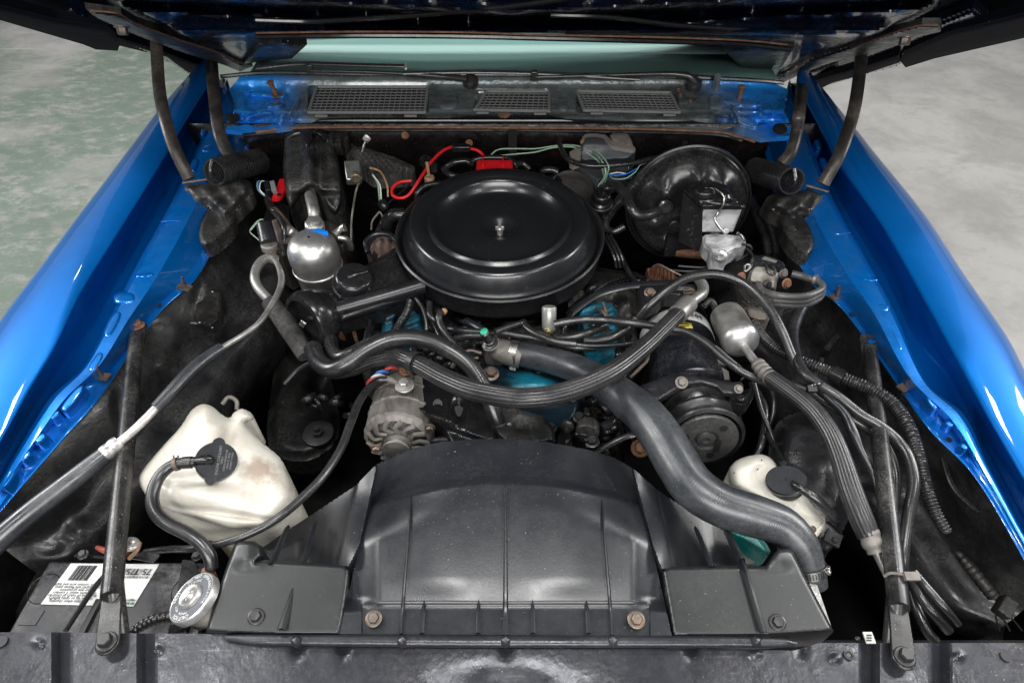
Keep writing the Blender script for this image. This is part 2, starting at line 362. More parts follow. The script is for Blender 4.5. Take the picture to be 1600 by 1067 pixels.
# ================================================================ GROUND
fm = mat('painted_garage_concrete', (0.31, 0.30, 0.285), 0.5, 0, col2=(0.23, 0.225, 0.212), cs=2.6, cw=(0.42, 0.62), rvar=0.1, dust=0.35, dcol=(.40,.39,.37), ds=60, bump=.0006, bs=60)
nt = fm.node_tree; N = nt.nodes; L = nt.links; bs = N['Principled BSDF']; src = bs.inputs['Base Color'].links[0].from_socket
ge = N.new('ShaderNodeNewGeometry'); sp = N.new('ShaderNodeSeparateXYZ'); L.new(ge.outputs['Position'], sp.inputs[0])
def fnoise(scale, det, rg, sc=(1, 1, 1), rot=.5, dist=0.0):
    n = N.new('ShaderNodeTexNoise'); n.inputs['Scale'].default_value = scale; n.inputs['Detail'].default_value = det; n.inputs['Roughness'].default_value = rg; n.inputs['Distortion'].default_value = dist
    mp = N.new('ShaderNodeMapping'); mp.inputs['Scale'].default_value = sc; mp.inputs['Rotation'].default_value = (0, 0, rot); L.new(ge.outputs['Position'], mp.inputs[0]); L.new(mp.outputs[0], n.inputs['Vector']); return n.outputs['Fac']
def fr_(src_, a, b):
    m_ = N.new('ShaderNodeMapRange'); m_.inputs[1].default_value = a; m_.inputs[2].default_value = b; L.new(src_, m_.inputs[0]); return m_.outputs[0]
def fmul(a, b):
    m_ = N.new('ShaderNodeMath'); m_.operation = 'MULTIPLY'; L.new(a, m_.inputs[0])
    if isinstance(b, float): m_.inputs[1].default_value = b
    else: L.new(b, m_.inputs[1])
    return m_.outputs[0]
def fmix(f, c1, c2):
    x = N.new('ShaderNodeMix'); x.data_type = 'RGBA'; L.new(f, x.inputs[0])
    if isinstance(c1, tuple): x.inputs[6].default_value = c1
    else: L.new(c1, x.inputs[6])
    x.inputs[7].default_value = c2; return x.outputs[2]
base = fmix(fmul(fr_(fnoise(5, 10, .78, (1, 1.4, 1), .3), .50, .62), .55), src, (.19, .185, .175, 1))
xf = fr_(sp.outputs['X'], -1.0, -1.7)
green = fmul(fmul(fr_(fnoise(.8, 5, .6, (.9, 1.3, 1)), .33, .47), fr_(fnoise(9, 10, .8, (1, 1.8, 1), .7), .34, .52)), xf)
base = fmix(fmul(green, .8), base, (.085, .13, .095, 1))
scr = fmul(fr_(fnoise(3.0, 4, .6, (.5, 9, 1), .9), .66, .70), xf)
base = fmix(fmul(scr, .6), base, (.42, .41, .38, 1))
L.new(base, bs.inputs['Base Color'])
MB().add([(-12, -6, -.85), (12, -6, -.85), (12, 16, -.85), (-12, 16, -.85)], [(0, 1, 2, 3)]).out('floor', fm, kind='structure', flat=True)

# ================================================================ CAR BODY
car = thing('car_body', 'blue car front end framing the open engine bay, with fenders, cowl and firewall', 'car', (0, 0.9, -0.85))
# side tables: outer edge, crease, ledge edge, inner edge
left = dict(
 outer=[(-60,600),(0,500),(60,420),(112,350),(166,280),(218,210),(255,162),(300,112),(330,78)],
 crease=[(-60,790),(0,690),(45,610),(87,540),(128,454),(184,365),(249,260),(290,190),(335,118)],
 ledge=[(-40,820),(0,750),(42,677),(79,620),(129,575),(165,510),(212,417),(282,289),(355,125)],
 inner=[(-40,850),(17,780),(96,688),(152,626),(197,561),(252,486),(310,430),(352,345),(392,235)])
right = dict(
 outer=[(1650,670),(1600,580),(1568,520),(1505,429),(1442,334),(1366,240),(1340,207),(1287,142),(1250,95)],
 crease=[(1660,850),(1600,744),(1538,637),(1471,515),(1416,416),(1374,345),(1311,256),(1290,215),(1245,130)],
 ledge=[(1650,920),(1600,836),(1542,726),(1506,650),(1446,598),(1398,492),(1350,402),(1295,300),(1232,130)],
 inner=[(1650,970),(1588,854),(1521,744),(1449,669),(1382,573),(1316,484),(1265,440),(1222,355),(1195,240)])
def side_fender(T, sgn, label):
    rows = []; n = len(T['outer'])
    for i in range(n):
        o = T['outer'][i]; c = T['crease'][i]
        lerp = lambda t: (o[0] + (c[0] - o[0]) * t, o[1] + (c[1] - o[1]) * t)
        r = [(o[0], o[1], -0.45)]
        w0 = P(o[0], o[1], -.035)
        rows.append([w0 + Vector((-.03 * sgn, 0, -.45)), w0 + Vector((-.022 * sgn, 0, -.12)), w0 + Vector((-.004 * sgn, 0, -.03)), w0] +
                    [P(*lerp(t), z) for t, z in ((.08, -.014), (.2, -.001), (.4, .005), (.7, .005), (.95, .001), (1.0, -.001))])
    A = [[tuple(p) for p in r] for r in rows]
    m = MB(); m.loft(A, 8, 3, fn=lambda x, y, z: Vector((x, y, z)))
    m.out('fender', M['blue'], car, ang=60, solid=0.002, label=label)
    # gutter
    rows = []
    for i in range(n):
        c = T['crease'][i]; l = T['ledge'][i]; q = lambda t: (c[0] + (l[0] - c[0]) * t, c[1] + (l[1] - c[1]) * t)
        rows.append([q(0) + (-.004,), q(0.05) + (-.013,), q(.3) + (-.054,), q(.62) + (-.098,), q(.68) + (-.103,), q(.9) + (-.105,), q(1.08) + (-.106,)])
    m = MB(); m.loft(rows, 8, 3, lin=True)
    m.out('fender_gutter', M['blue'], car, ang=30, solid=0.002)
    return
side_fender(left, 1, None); side_fender(right, -1, None)
def bumps(lst):
    def f(x, y):
        z = 0
        for (cx, cy, sx, sy, an, a) in lst:
            dx, dy = x - cx, y - cy
            if abs(dx) > 60 or abs(dy) > 60: continue
            c_, s_ = math.cos(R(an)), math.sin(R(an)); r2 = ((dx * c_ + dy * s_) / sx) ** 2 + ((dy * c_ - dx * s_) / sy) ** 2
            z += a * .35 * math.exp(-.5 * (r2 / 1.5) ** 2)
        return z
    return f
def apron(T, disp):
    rows = []; n = len(T['inner'])
    for i in range(n):
        c = T['ledge'][i]; l = T['inner'][i]; q = lambda t: (c[0] + (l[0] - c[0]) * t, c[1] + (l[1] - c[1]) * t)
        if i >= 4: rows.append([q(-.05) + (-.11,), q(0) + (-.034,), q(.08) + (-.024,), q(.4) + (-.022,), q(.55) + (-.036,), q(.85) + (-.064,), q(1) + (-.068,)])
        else: rows.append([q(-.05) + (-.11,), q(0) + (-.034,), q(.12) + (-.022,), q(.32) + (-.020,), q(.5) + (-.046,), q(.75) + (-.05,), q(1) + (-.052,)])
    m = MB(); m.loft(rows, 14, 3, lin=True)
    m.out('inner_fender_ledge', M['blue_rough'], car, ang=16, solid=0.002)
LB = [(196,468,14,9,-35,.022),(176,505,9,14,30,.018),(165,540,10,10,0,.014),(120,600,16,6,-35,-.016),(75,640,9,12,35,.02),(95,645,14,5,-30,-.018),(62,668,10,8,0,.018),(45,700,10,14,40,.02),(70,700,14,4,-30,-.014),(30,725,8,14,40,.018),
      (210,445,20,4,-10,.012),(330,235,12,6,-20,.02),(305,260,8,14,20,.018),(345,205,7,10,0,.02),(318,222,8,5,0,-.02),(290,300,10,3,0,.012),(148,575,9,12,35,.014)]
apron(left, bumps(LB))
RB = [(1590 - x + 2, y + (8 if y > 330 else 12), sx, sy, -an, a) for (x, y, sx, sy, an, a) in LB]
RB = [(1373,470,14,8,30,.02),(1384,497,12,10,30,.024),(1408,535,9,16,-28,.02),(1430,565,10,6,0,-.014),(1441,592,10,10,0,.016),(1480,645,16,6,30,.016),(1500,655,10,12,-30,.02),(1495,668,16,4,25,-.018),(1518,690,9,10,0,.02),(1536,722,10,14,-35,.02),(1522,725,14,4,30,-.014),(1560,765,8,14,-35,.018),
      (1275,262,10,6,15,.02),(1290,240,7,12,-20,.018),(1255,225,9,6,0,.02),(1262,280,12,4,0,.014),(1282,215,6,8,0,-.02)]
apron(right, bumps(RB))
# edges, clips and studs along the inner aprons
for (x, y, an) in ((288,449,20),(158,588,10),(1308,463,-20),(1416,603,-30)):
    p = P(x, y, -.05 if y > 570 else -.062); m = MB()
    a = (0.25 if x < 800 else -0.25, -0.1, 1)
    m.box(p, (.03, .016, .003), (0, 0, 1), (math.sin(R(an)), math.cos(R(an)), 0)); m.tube([p, p + Vector(a) * .012, p + Vector(a) * .03], [3.4, 3.2, 1.6], 10)
    m.out('fender_clip', M['boltm'], car)
for (x, y) in ((248,478),(1331,492),(1483,687),(188,361),(1391,405)):
    MB().lathe((x, y, -.0465 if y > 600 else (-.0615 if y > 450 else -.085)), (0, 0, 1), [(4.2, 0), (4.2, 1)], 16).out('drain_hole', M['black'], car)
def boss(cx, cy, rx, ry, an, hgt=.013, z0=-.034):
    pl = []
    for k in range(20):
        t = 2 * math.pi * k / 20; e = lambda v: math.copysign(abs(v) ** .75, v); x = rx * e(math.cos(t)); y = ry * e(math.sin(t))
        pl.append((cx + x * math.cos(R(an)) - y * math.sin(R(an)), cy + x * math.sin(R(an)) + y * math.cos(R(an))))
    MB().relief(pl, lambda x, y, s: z0 + hgt * math.sqrt(1 - (1 - min(1, s / (min(rx, ry) * .7))) ** 2), .02, 1.3).out('pressed_boss', M['blue_rough'], car, ang=60)
for a_ in ((195,466,20,12,-5),(176,507,10,26,28),(150,566,9,20,34),(113,622,9,28,40),(84,648,12,7,-30),(62,684,13,8,-35),(38,712,14,8,-35),(14,744,8,22,32),(226,430,16,5,-8),(324,232,11,7,-15),(304,258,7,13,20),(346,212,9,7,0),(318,205,6,10,20),(362,172,5,11,10),
           (1374,480,19,11,8),(1398,528,10,26,-28),(1422,582,8,18,-30),(1456,628,7,16,-36),(1484,662,9,6,25),(1507,697,9,6,30),(1358,436,16,5,8),(1262,244,10,7,10),(1288,258,7,13,-20),(1252,212,7,8,0),(1278,226,6,9,-20)):
    boss(*a_)
for pts in ([(252,347,-.022),(275,345,-.022),(296,346,-.030)],[(1290,364,-.030),(1308,366,-.022),(1328,364,-.022)],[(212,432,-.03),(240,436,-.034),(262,440,-.05)],[(79,620,-.05),(96,626,-.045),(112,618,-.04)],[(1372,440,-.03),(1345,445,-.034),(1325,448,-.05)],[(188,379,-.086),(205,386,-.105),(224,384,-.115)],[(1395,406,-.086),(1378,408,-.105),(1360,405,-.115)]):
    MB().tube(pts, 1.5, 8).out('pressed_fold', M['blue_rough'], car)
# wheelhouses
def wheelhouse(inner, cols, dz, disp):
    rows = []
    for i, (x, y) in enumerate(inner):
        r = []
        for j, (dx, dy, z) in enumerate(cols): r.append((x + dx * dz[i], y + dy * dz[i], z))
        rows.append(r)
    MB().loft(rows, 16, 8, disp=disp).out('wheelhouse', M['liner'], car, ang=60)
rng = random.Random(3)
def crumple(seed, n, x0, x1, y0, y1, amp):
    rg = random.Random(seed); L_ = [(rg.uniform(x0, x1), rg.uniform(y0, y1), rg.uniform(5, 26), rg.uniform(5, 20), rg.uniform(0, 90), rg.uniform(-amp, amp)) for _ in range(n)]
    return bumps(L_)
wheelhouse([(-60,800),(17,776),(96,684),(152,622),(197,557),(252,482),(310,424),(348,352),(380,260)], [(-10,-8,-.080),(4,4,-.090),(34,30,-.13),(70,60,-.19),(115,95,-.22),(160,125,-.34),(190,150,-.62)], [.9,.95,1,1,1,.95,.9,.8,.6], crumple(5, 26, 60, 460, 400, 900, .020))
wheelhouse([(1660,900),(1588,850),(1521,740),(1449,665),(1382,569),(1316,480),(1265,436),(1226,360),(1200,260)], [(10,-8,-.080),(-4,4,-.090),(-34,30,-.16),(-70,60,-.23),(-115,95,-.26),(-170,120,-.36),(-200,150,-.62)], [.9,.95,1,1,1,.95,.9,.8,.6], crumple(8, 26, 1180, 1560, 400, 900, .020))
# splash shields dropping below front of fenders
for sg, pts in ((1, [(-200,700),(0,760),(60,790),(120,900),(90,1010),(-200,1010)]), (-1, [(1800,760),(1600,860),(1520,840),(1470,930),(1500,1010),(1800,1010)])):
    MB().relief(pts, lambda x, y, s: -.36 + .05 * st(0, 60, s), .2, 8).out('splash_shield', M['grime'], car)
# firewall, control arm, added sheets that darken the bay
m = MB(); yf = 1.502
m.grid([[Vector((x, yf - .02 * math.sin(x * 9) * k + (.06 * k), -.005 - .60 * k)) for x in np.linspace(-.82, .82, 30)] for k in np.linspace(0, 1, 12)])
fwm = mat('black_firewall_paint', (0.005, 0.004, 0.004), 0.3, 0, col2=(0.03, 0.012, 0.008), cs=6, cw=(0.55, 0.75), rvar=0.12, dust=0.06, speck=1.2, speck_col=(0.3, 0.27, 0.24), bump2=0.004, bs2=12)
m.out('firewall', fwm, car, solid=.003)
m = MB(); m.relief([(425,600),(440,545),(500,560),(520,600),(530,680),(480,720),(420,700)], lambda x, y, s: -.36 + .02 * st(0, 20, s) - .05 * gs(x, y, 500, 610, 14, 26), .05, 5, smooth=3)
m.out('control_arm', mat('dark_oily_arm', (.006,.006,.006), .4, 0, spec=.3, dust=.15, bump=.0006, bs=90), car)
m = MB(); m.lathe((497, 676, -.33), (0, 0, 1), [(24, -4), (24, 0), (20, 1), (12, 2)], 24); m.lathe((497, 676, -.325), (0, 0, 1), [(9, 0), (9, 6), (5, 6), (5, 14)], 6)
m.out('shock_mount', M['bolt_dark'], car)
m = MB(); m.box(Vector((0, 1.0, -.62)), (1.9, 1.6, .05)); m.out('added_shade_tray', M['void'], car)  # added black sheet under the bay, keeps the gaps dark
m = MB(); m.box(Vector((0, .30, -.45)), (1.9, .05, .5)); m.out('added_shade_backing', M['void'], car)  # added black wall at the front, painted as deep shade
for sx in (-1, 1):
    m = MB(); m.box(Vector((sx * .86, .9, -.45)), (.03, 1.5, .65)); m.out('added_shade_side', M['void'], car)  # added black side walls, close the bay off so it stays dark

# ---------------------------------------------------------------- radiator support (front panel)
rs = thing('radiator_support', 'scuffed grey-black steel radiator support panel across the bottom edge of the photo', 'panel', tuple(P(800, 1030, -.03)))
def zsup(x, y, s):
    z = -.004
    for cx in (95, 228, 1360, 1470): z -= .013 * max(0, 1 - abs(x - cx) / 15)
    z -= .012 * gs(x, y, 790, 1085, 75, 26)
    z += .004 * gs(x, y, 60, 1003, 6, 4) + .004 * gs(x, y, 245, 1015, 5, 4) + .004 * gs(x, y, 1180, 1022, 6, 4)+ .004 * gs(x, y, 1305, 1028, 5, 4)+ .004 * gs(x, y, 1497, 1025, 5, 4)
    for cx in (465, 535, 790, 1080, 1250): z -= .006 * gs(x, y, cx, 1012, 6, 10)
    return z
top = [(-60,988),(60,987),(210,989),(350,990),(420,1004),(640,1012),(900,1013),(1120,1012),(1240,1016),(1280,1004),(1460,1004),(1600,1004),(1660,1004)]
m = MB(); m.relief(top + [(1660,1130),(-60,1130)], zsup, .05, 3.5)
m.out('top_panel', M['panel'], rs)
m = MB(); m.tube([(355,996,.000),(420,999,.002),(640,1001,.003),(790,1002,.003),(1000,1002,.003),(1200,1003,.002),(1245,1006,-.002)], [5,8,9,9,9,8,5], 14, step=.004, flat=.75)
m.out('rolled_lip', M['panel'], rs)
for x in (462, 628, 790, 958, 1182):
    MB().lathe((x, 1003, .008), (0, -.5, 1), [(10, -4), (8, 0), (4, 3), (1, 4)], 6).out('lip_crimp', M['panel'], rs, ang=20)
for (x, y, r_) in ((2,1002,9),(1572,1025,8)):
    MB().lathe((x, y, -.002), (0, 0, 1), [(r_, 0), (r_, .6)], 24).out('hole', M['black'], rs)
for (x, y) in ((1326,1023),):
    MB().lathe((x, y, -.003), (0, 0, 1), [(8, 0), (8, 2), (5, 2.4), (3.6, 0.2), (0.5, .2)], 20).out('rivet', M['bolt_dark'], rs)
for (x, y) in ((65,1010),(244,1017),(1305,1031),(1497,1025),(1340,997)):
    MB().sphere((x, y, -.003), 4.5, (1, .8, .6)).out('spot_weld', M['panel'], rs)
m = MB(); m.box(P(1358, 996, .001), (.011, .013, .002)); m.out('white_tag', mat('grey_white_tag',(.4,.4,.38),.5,0), rs)
for dy in (-4, 0, 4): MB().box(P(1358, 996 + dy, .0025), (.006, .0014, .0006)).out('tag_print', M['black'], rs)

# ---------------------------------------------------------------- cowl
cowlm = mat('overspray_cowl_paint', (0.17, 0.20, 0.20), 0.24, 0.3, col2=(0.07, 0.08, 0.08), cs=11, rvar=0.1, dust=0.2, bump2=0.005, bs2=20, coat=.9)
nt = cowlm.node_tree; N = nt.nodes; L = nt.links; bs = N['Principled BSDF']; src = bs.inputs['Base Color'].links[0].from_socket
ge = N.new('ShaderNodeNewGeometry'); sp = N.new('ShaderNodeSeparateXYZ'); L.new(ge.outputs['Position'], sp.inputs[0])
ab = N.new('ShaderNodeMath'); ab.operation = 'ABSOLUTE'; L.new(sp.outputs['X'], ab.inputs[0])
nn = N.new('ShaderNodeTexNoise'); nn.inputs['Scale'].default_value = 9; nn.inputs['Detail'].default_value = 5; L.new(ge.outputs['Position'], nn.inputs['Vector'])
ad = N.new('ShaderNodeMath'); ad.operation = 'MULTIPLY_ADD'; L.new(nn.outputs['Fac'], ad.inputs[0]); ad.inputs[1].default_value = .22; L.new(ab.outputs[0], ad.inputs[2])
mr = N.new('ShaderNodeMapRange'); mr.inputs[1].default_value = .60; mr.inputs[2].default_value = .76; L.new(ad.outputs[0], mr.inputs[0])
mg = N.new('ShaderNodeMix'); mg.data_type = 'RGBA'; L.new(mr.outputs[0], mg.inputs[0]); L.new(src, mg.inputs[6]); mg.inputs[7].default_value = (0.02, 0.27, 0.80, 1)
L.new(mg.outputs[2], bs.inputs['Base Color'])
cw = [(385,203,-.01),(372,190,-.005)]
cr = crumple(21, 30, 372, 480, 146, 202, .017); cr2 = crumple(25, 30, 1100, 1225, 152, 208, .017)
def zc(x, y, s):
    base = .03 - .0 * x
    lip = st(196, 188, y)
    z = -.012 + .042 * st(190, 172, y) + .02 * st(140, 118, y)
    if x < 480: z += cr(x, y) * st(480, 450, x) * st(128, 145, y)
    if x > 1090: z += cr2(x, y) * st(1090, 1130, x) * st(130, 150, y)
    for (a, b, c, d) in ((483,668,136,177),(742,858,142,174),(901,1058,143,175)):
        z -= .016 * st(a - 4, a + 5, x) * st(b + 4, b - 5, x) * st(c - 3, c + 3, y) * st(d + 3, d - 3, y)
    return z
outl = [(352,203),(368,168),(358,140),(375,120),(500,112),(790,112),(1080,116),(1195,124),(1232,140),(1225,175),(1245,212),(1190,216),(1150,206),(1110,199),(800,195),(470,196),(400,206)]
cowl = MB().relief(outl, zc, .012, 2.4).out('cowl', cowlm, car, ang=50, label='grey middle and crumpled blue ends')
MB().relief([(500,186),(560,184),(700,185),(730,181),(860,181),(885,186),(900,187),(1080,188),(1120,197),(1108,199),(960,197),(800,196),(640,195),(480,196)], lambda x, y, s: zc(x, y, s) + .0035 - .004 * st(186, 196, y), .004, 2.2).out('cowl_front_face', M['gloss'], cowl)
def cboss(cx, cy, rx, ry, an, h_):
    pl = []
    for k in range(20):
        t = 2 * math.pi * k / 20; e = lambda v: math.copysign(abs(v) ** .7, v); x = rx * e(math.cos(t)); y = ry * e(math.sin(t))
        pl.append((cx + x * math.cos(R(an)) - y * math.sin(R(an)), cy + x * math.sin(R(an)) + y * math.cos(R(an))))
    MB().relief(pl, lambda x, y, s: zc(x, y, s) + .001 + h_ * math.sqrt(1 - (1 - min(1, s / (ry * .8))) ** 2), .008, 1.4).out('pressed_emboss', cowlm, cowl, ang=60)
for a_ in ((415,146,34,5,4,.008),(430,163,16,7,-10,.012),(458,170,6,20,25,.014),(405,182,22,6,-15,.010),(440,186,6,10,30,.010),(700,158,16,12,0,.006),(880,160,9,12,0,.006),(1120,158,14,12,0,.006),(1160,160,34,7,6,.010),(1150,178,5,16,-22,.012),(1168,192,18,7,18,.010),(1196,170,10,12,-30,.012),(1125,180,16,5,15,.008)): cboss(*a_)
m = MB(); m.tube([(400,207,-.012),(470,200,-.008),(640,199,-.006),(800,200,-.006),(960,201,-.006),(1110,206,-.008),(1150,213,-.01),(1180,222,-.014)], 2.2, 8); m.out('cowl_seam', M['rust'], cowl)
m = MB(); m.tube([(380,212,-.02),(470,204,-.016),(640,204,-.016),(800,204,-.016),(960,206,-.016),(1110,210,-.018),(1160,220,-.02)], 3.2, 8); m.out('seam_flange', M['gloss'], cowl)
gm = mat('grey_grille_plastic', (0.20, 0.205, 0.20), 0.5, 0, dust=.3)
gdark = M['black']
def grille(poly, nr, nc, label):
    g = thing('air_intake_grille', label, 'grille', tuple(P(poly[0][0], poly[0][1], .02)), 'grilles in the cowl panel')
    (ax_, ay), (bx, by), (cx, cy), (dx, dy) = poly       # tl tr br bl
    def q(u, v, z=.026):
        x = (ax_ * (1 - u) + bx * u) * (1 - v) + (dx * (1 - u) + cx * u) * v; y = (ay * (1 - u) + by * u) * (1 - v) + (dy * (1 - u) + cy * u) * v
        return P(x, y, z)
    m = MB()
    for i in range(1, nr): m.tube([q(0, i / nr), q(1, i / nr)], .75, 4, step=1)
    for j in range(1, nc): m.tube([q(j / nc, 0, .027), q(j / nc, 1, .027)], .85, 4, step=1)
    m.out('lattice', gm, g, kind='stuff', flat=True)
    m = MB()
    fr = [q(0, 0, .028), q(1, 0, .028), q(1, 1, .028), q(0, 1, .028), q(0, 0, .028)]
    for a, b in zip(fr, fr[1:]): m.tube([a, b], 2.4, 6, step=1)
    m.out('frame', gm, g)
    m = MB(); m.prism([(ax_, ay), (bx, by), (cx, cy), (dx, dy)], .0185, .004); m.out('recess', gdark, g)
    for u in (.12, .88): MB().box(q(u, 1.12, .028), (.03, .008, .004)).out('mounting_tab', gm, g)
grille([(495,136),(668,136),(664,176),(482,176)], 9, 22, 'long rectangular lattice grille at the left end of the cowl')
grille([(760,143),(858,143),(858,174),(742,172)], 7, 13, 'short tapered lattice grille in the middle of the cowl')
grille([(901,143),(1047,145),(1062,176),(913,173)], 8, 19, 'lattice grille at the right end of the cowl with a few broken bars')
# studs on cowl ends
for (x, y, lb) in ((432,143,0),(1155,150,0)):
    p = P(x, y + 6, .03); m = MB(); m.tube([p, p + Vector((-.004, -.006, .035))], 3.6, 10); m.lathe(p + Vector((-.004, -.006, .035)), (-.1, -.2, 1), [(5.5, 0), (6, 1.5), (4, 3)], 14); m.lathe(p, (0, 0, 1), [(8, 0), (8, 1), (3, 1.5)], 16)
    m.out('hood_stop_stud', M['rust'], cowl)
for (x, y) in ((788,178),(364,186),(1218,203)):
    m = MB(); m.lathe((x, y, .015), (0, -.2, 1), [(11, 0), (11, 3), (7, 4), (3, 5)], 20); m.out('rubber_bumper', M['bolt_dark'] if x != 788 else M['rust'], cowl)
for (x, y) in ((1059,140),(1063,149),(1078,158)):
    MB().bolt((x, y, .03), (0, -.2, 1), 3.6).out('bolt', M['boltm'], cowl)
# ---------------------------------------------------------------- windshield, dash, wipers
gl = bpy.data.materials.new('tinted_windshield_glass'); gl.use_nodes = True; nt = gl.node_tree; N = nt.nodes; L = nt.links; N.clear()
ou = N.new('ShaderNodeOutputMaterial'); tr = N.new('ShaderNodeBsdfTransparent'); tr.inputs[0].default_value = (.74, .88, .86, 1); gg = N.new('ShaderNodeBsdfGlossy'); gg.inputs['Roughness'].default_value = .04
mi = N.new('ShaderNodeMixShader'); mi.inputs[0].default_value = .14; L.new(tr.outputs[0], mi.inputs[1]); L.new(gg.outputs[0], mi.inputs[2]); L.new(mi.outputs[0], ou.inputs[0])
ws = thing('windshield', 'tinted teal windshield strip under the raised hood', 'windshield', (0, 1.85, .05))
gx = np.linspace(-.72, .72, 24)
m = MB(); m.grid([[Vector((x, 1.665 - .03 * x * x + s * .36, .04 + s * .20)) for x in gx] for s in np.linspace(0, 1, 6)]); m.out('glass', gl, ws)
dm = mat('pale_teal_dash_vinyl', (0.22, 0.30, 0.28), 0.5, 0, rvar=.05); dm2 = mat('pale_band', (0.58, 0.64, 0.62), 0.5, 0, rvar=.05); dm3 = mat('mid_teal_cabin_trim', (0.34, 0.46, 0.44), 0.5, 0, rvar=.05)
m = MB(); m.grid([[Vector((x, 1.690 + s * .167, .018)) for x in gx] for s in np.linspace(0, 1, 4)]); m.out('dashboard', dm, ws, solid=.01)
m = MB(); m.grid([[Vector((x, 1.858 + s * .05, .020 + .004 * s)) for x in gx] for s in np.linspace(0, 1, 4)]); m.out('pale_band_sheet', dm2, ws, solid=.01)  # pale strip between the two darker teal sheets
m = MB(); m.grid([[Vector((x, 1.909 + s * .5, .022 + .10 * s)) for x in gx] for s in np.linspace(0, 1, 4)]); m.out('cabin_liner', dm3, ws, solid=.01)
m = MB(); m.tube([(345,120,.05),(420,114,.055),(560,116,.055),(800,117,.055),(1040,120,.055),(1180,126,.05),(1225,130,.05)], 3.2, 8); m.out('windshield_seal', M['rubber'], ws)
wsteel = mat('satin_black_wiper_steel', (0.07, 0.07, 0.068), 0.28, 0.6, rvar=.08)
def wiper(label, blade, arm, pivot, clip):
    t = thing('windshield_wiper', label, 'wiper', tuple(P(*pivot)), 'windshield wipers')
    m = MB(); m.tube(blade, 2.2, 8, step=.01); m.out('blade', M['rubber'], t)
    m = MB(); m.tube([(a, b - 3, c + .004) for a, b, c in blade], 1.3, 6, step=.01); m.out('blade_rail', wsteel, t)
    m = MB(); m.tube(arm, [2.6, 3.2, 4.6, 5][:len(arm)], 10, step=.008); m.out('arm', wsteel, t)
    m = MB(); m.lathe(pivot, (0, -.3, 1), [(12, -6), (13, -1), (12, 4), (8, 7), (3, 8)], 20); m.out('pivot', wsteel, t)
    p = P(*clip); m = MB(); m.box(p, (.02, .015, .025)); m.out('blade_clip', wsteel, t, bev=.003)
wiper('left windshield wiper, its bare blade end lying across the glass', [(400,108,.07),(470,101,.078),(560,103,.078),(632,105,.078)], [(486,111,.068),(600,114,.065),(690,120,.06),(730,124,.06)], (735,127,.045), (484,107,.068))
wiper('right windshield wiper with a thick bent arm ending beside the right cowl grille', [(630,116,.066),(740,114,.066),(860,117,.066),(1000,125,.06)], [(838,121,.062),(950,118,.066),(1040,116,.066),(1070,118,.065)], (1084,131,.045), (835,118,.062))
m = MB(); m.tube([(1062,117,.066),(1078,120,.064),(1087,130,.05)], [5, 5.5, 5], 10); one('wiper_arm_elbow', m, wsteel, 'curved elbow at the base of the right wiper arm', 'wiper elbow')
m = MB(); m.tube([(1118,140,.03),(1122,118,.075)], [5, 5], 4, step=.05); one('hood_catch_post', m, M['alu'], 'short upright metal post beside the right wiper base', 'post')
m = MB(); m.tube([(634,100,.08),(634,108,.078)], [2, 2], 6); one('blade_end_cap', m, M['white'], 'small white cap at the tip of the left wiper blade', 'cap')

# ================================================================ HOOD (open)
hood = thing('hood', 'open hood seen from below, blue-black paint with pressed ribs', 'hood', (0, 1.7, .12))
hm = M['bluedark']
hf = lambda x, y, z: PH(x, y, z)
flm = mat('dark_flange_paint', (.003,.004,.007), .85, 0, rvar=.05, spec=.1, speck=.3)
# outer skin
m = MB(); m.relief([(-300,-160),(-40,22),(60,48),(187,72),(318,104),(420,62),(640,56),(800,57),(1000,62),(1160,72),(1285,128),(1412,92),(1600,58),(1900,0),(1900,-160)], lambda x, y, s: -.03, .0, 10, fn=hf)
m.out('hood_skin', flm, hood, solid=.003)
# side flanges
for pts in ([(-60,-8),(0,8),(90,30),(170,42),(190,62),(184,80),(150,78),(130,70),(0,32),(-60,14)], [(1660,5),(1600,20),(1480,50),(1412,80),(1405,94),(1415,106),(1460,92),(1600,60),(1660,46)]):
    MB().relief(pts, lambda x, y, s: .018 + .006 * st(0, 8, s), .02, 3, fn=hf, dv=(0, .4, .8)).out('side_flange', flm, hood)
for pts in ([(100,8),(250,50),(330,88),(322,108),(300,118),(270,100),(182,60),(120,40)], [(1520,12),(1400,60),(1310,96),(1265,122),(1268,138),(1300,132),(1345,118),(1400,104),(1440,80),(1560,44)]):
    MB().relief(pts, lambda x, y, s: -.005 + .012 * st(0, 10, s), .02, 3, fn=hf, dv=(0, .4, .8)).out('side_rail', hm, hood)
for pts in ([(182,58),(250,78),(300,98),(322,106),(320,116),(312,120),(292,112),(272,98),(262,90),(190,66)], [(1404,86),(1350,104),(1300,118),(1268,128),(1262,136),(1268,140),(1284,138),(1300,130),(1345,118),(1406,98)]):
    MB().relief(pts, lambda x, y, s: .026 + .004 * st(0, 4, s), .02, 2.5, fn=hf, dv=(0, .4, .8)).out('side_flange', flm, hood)
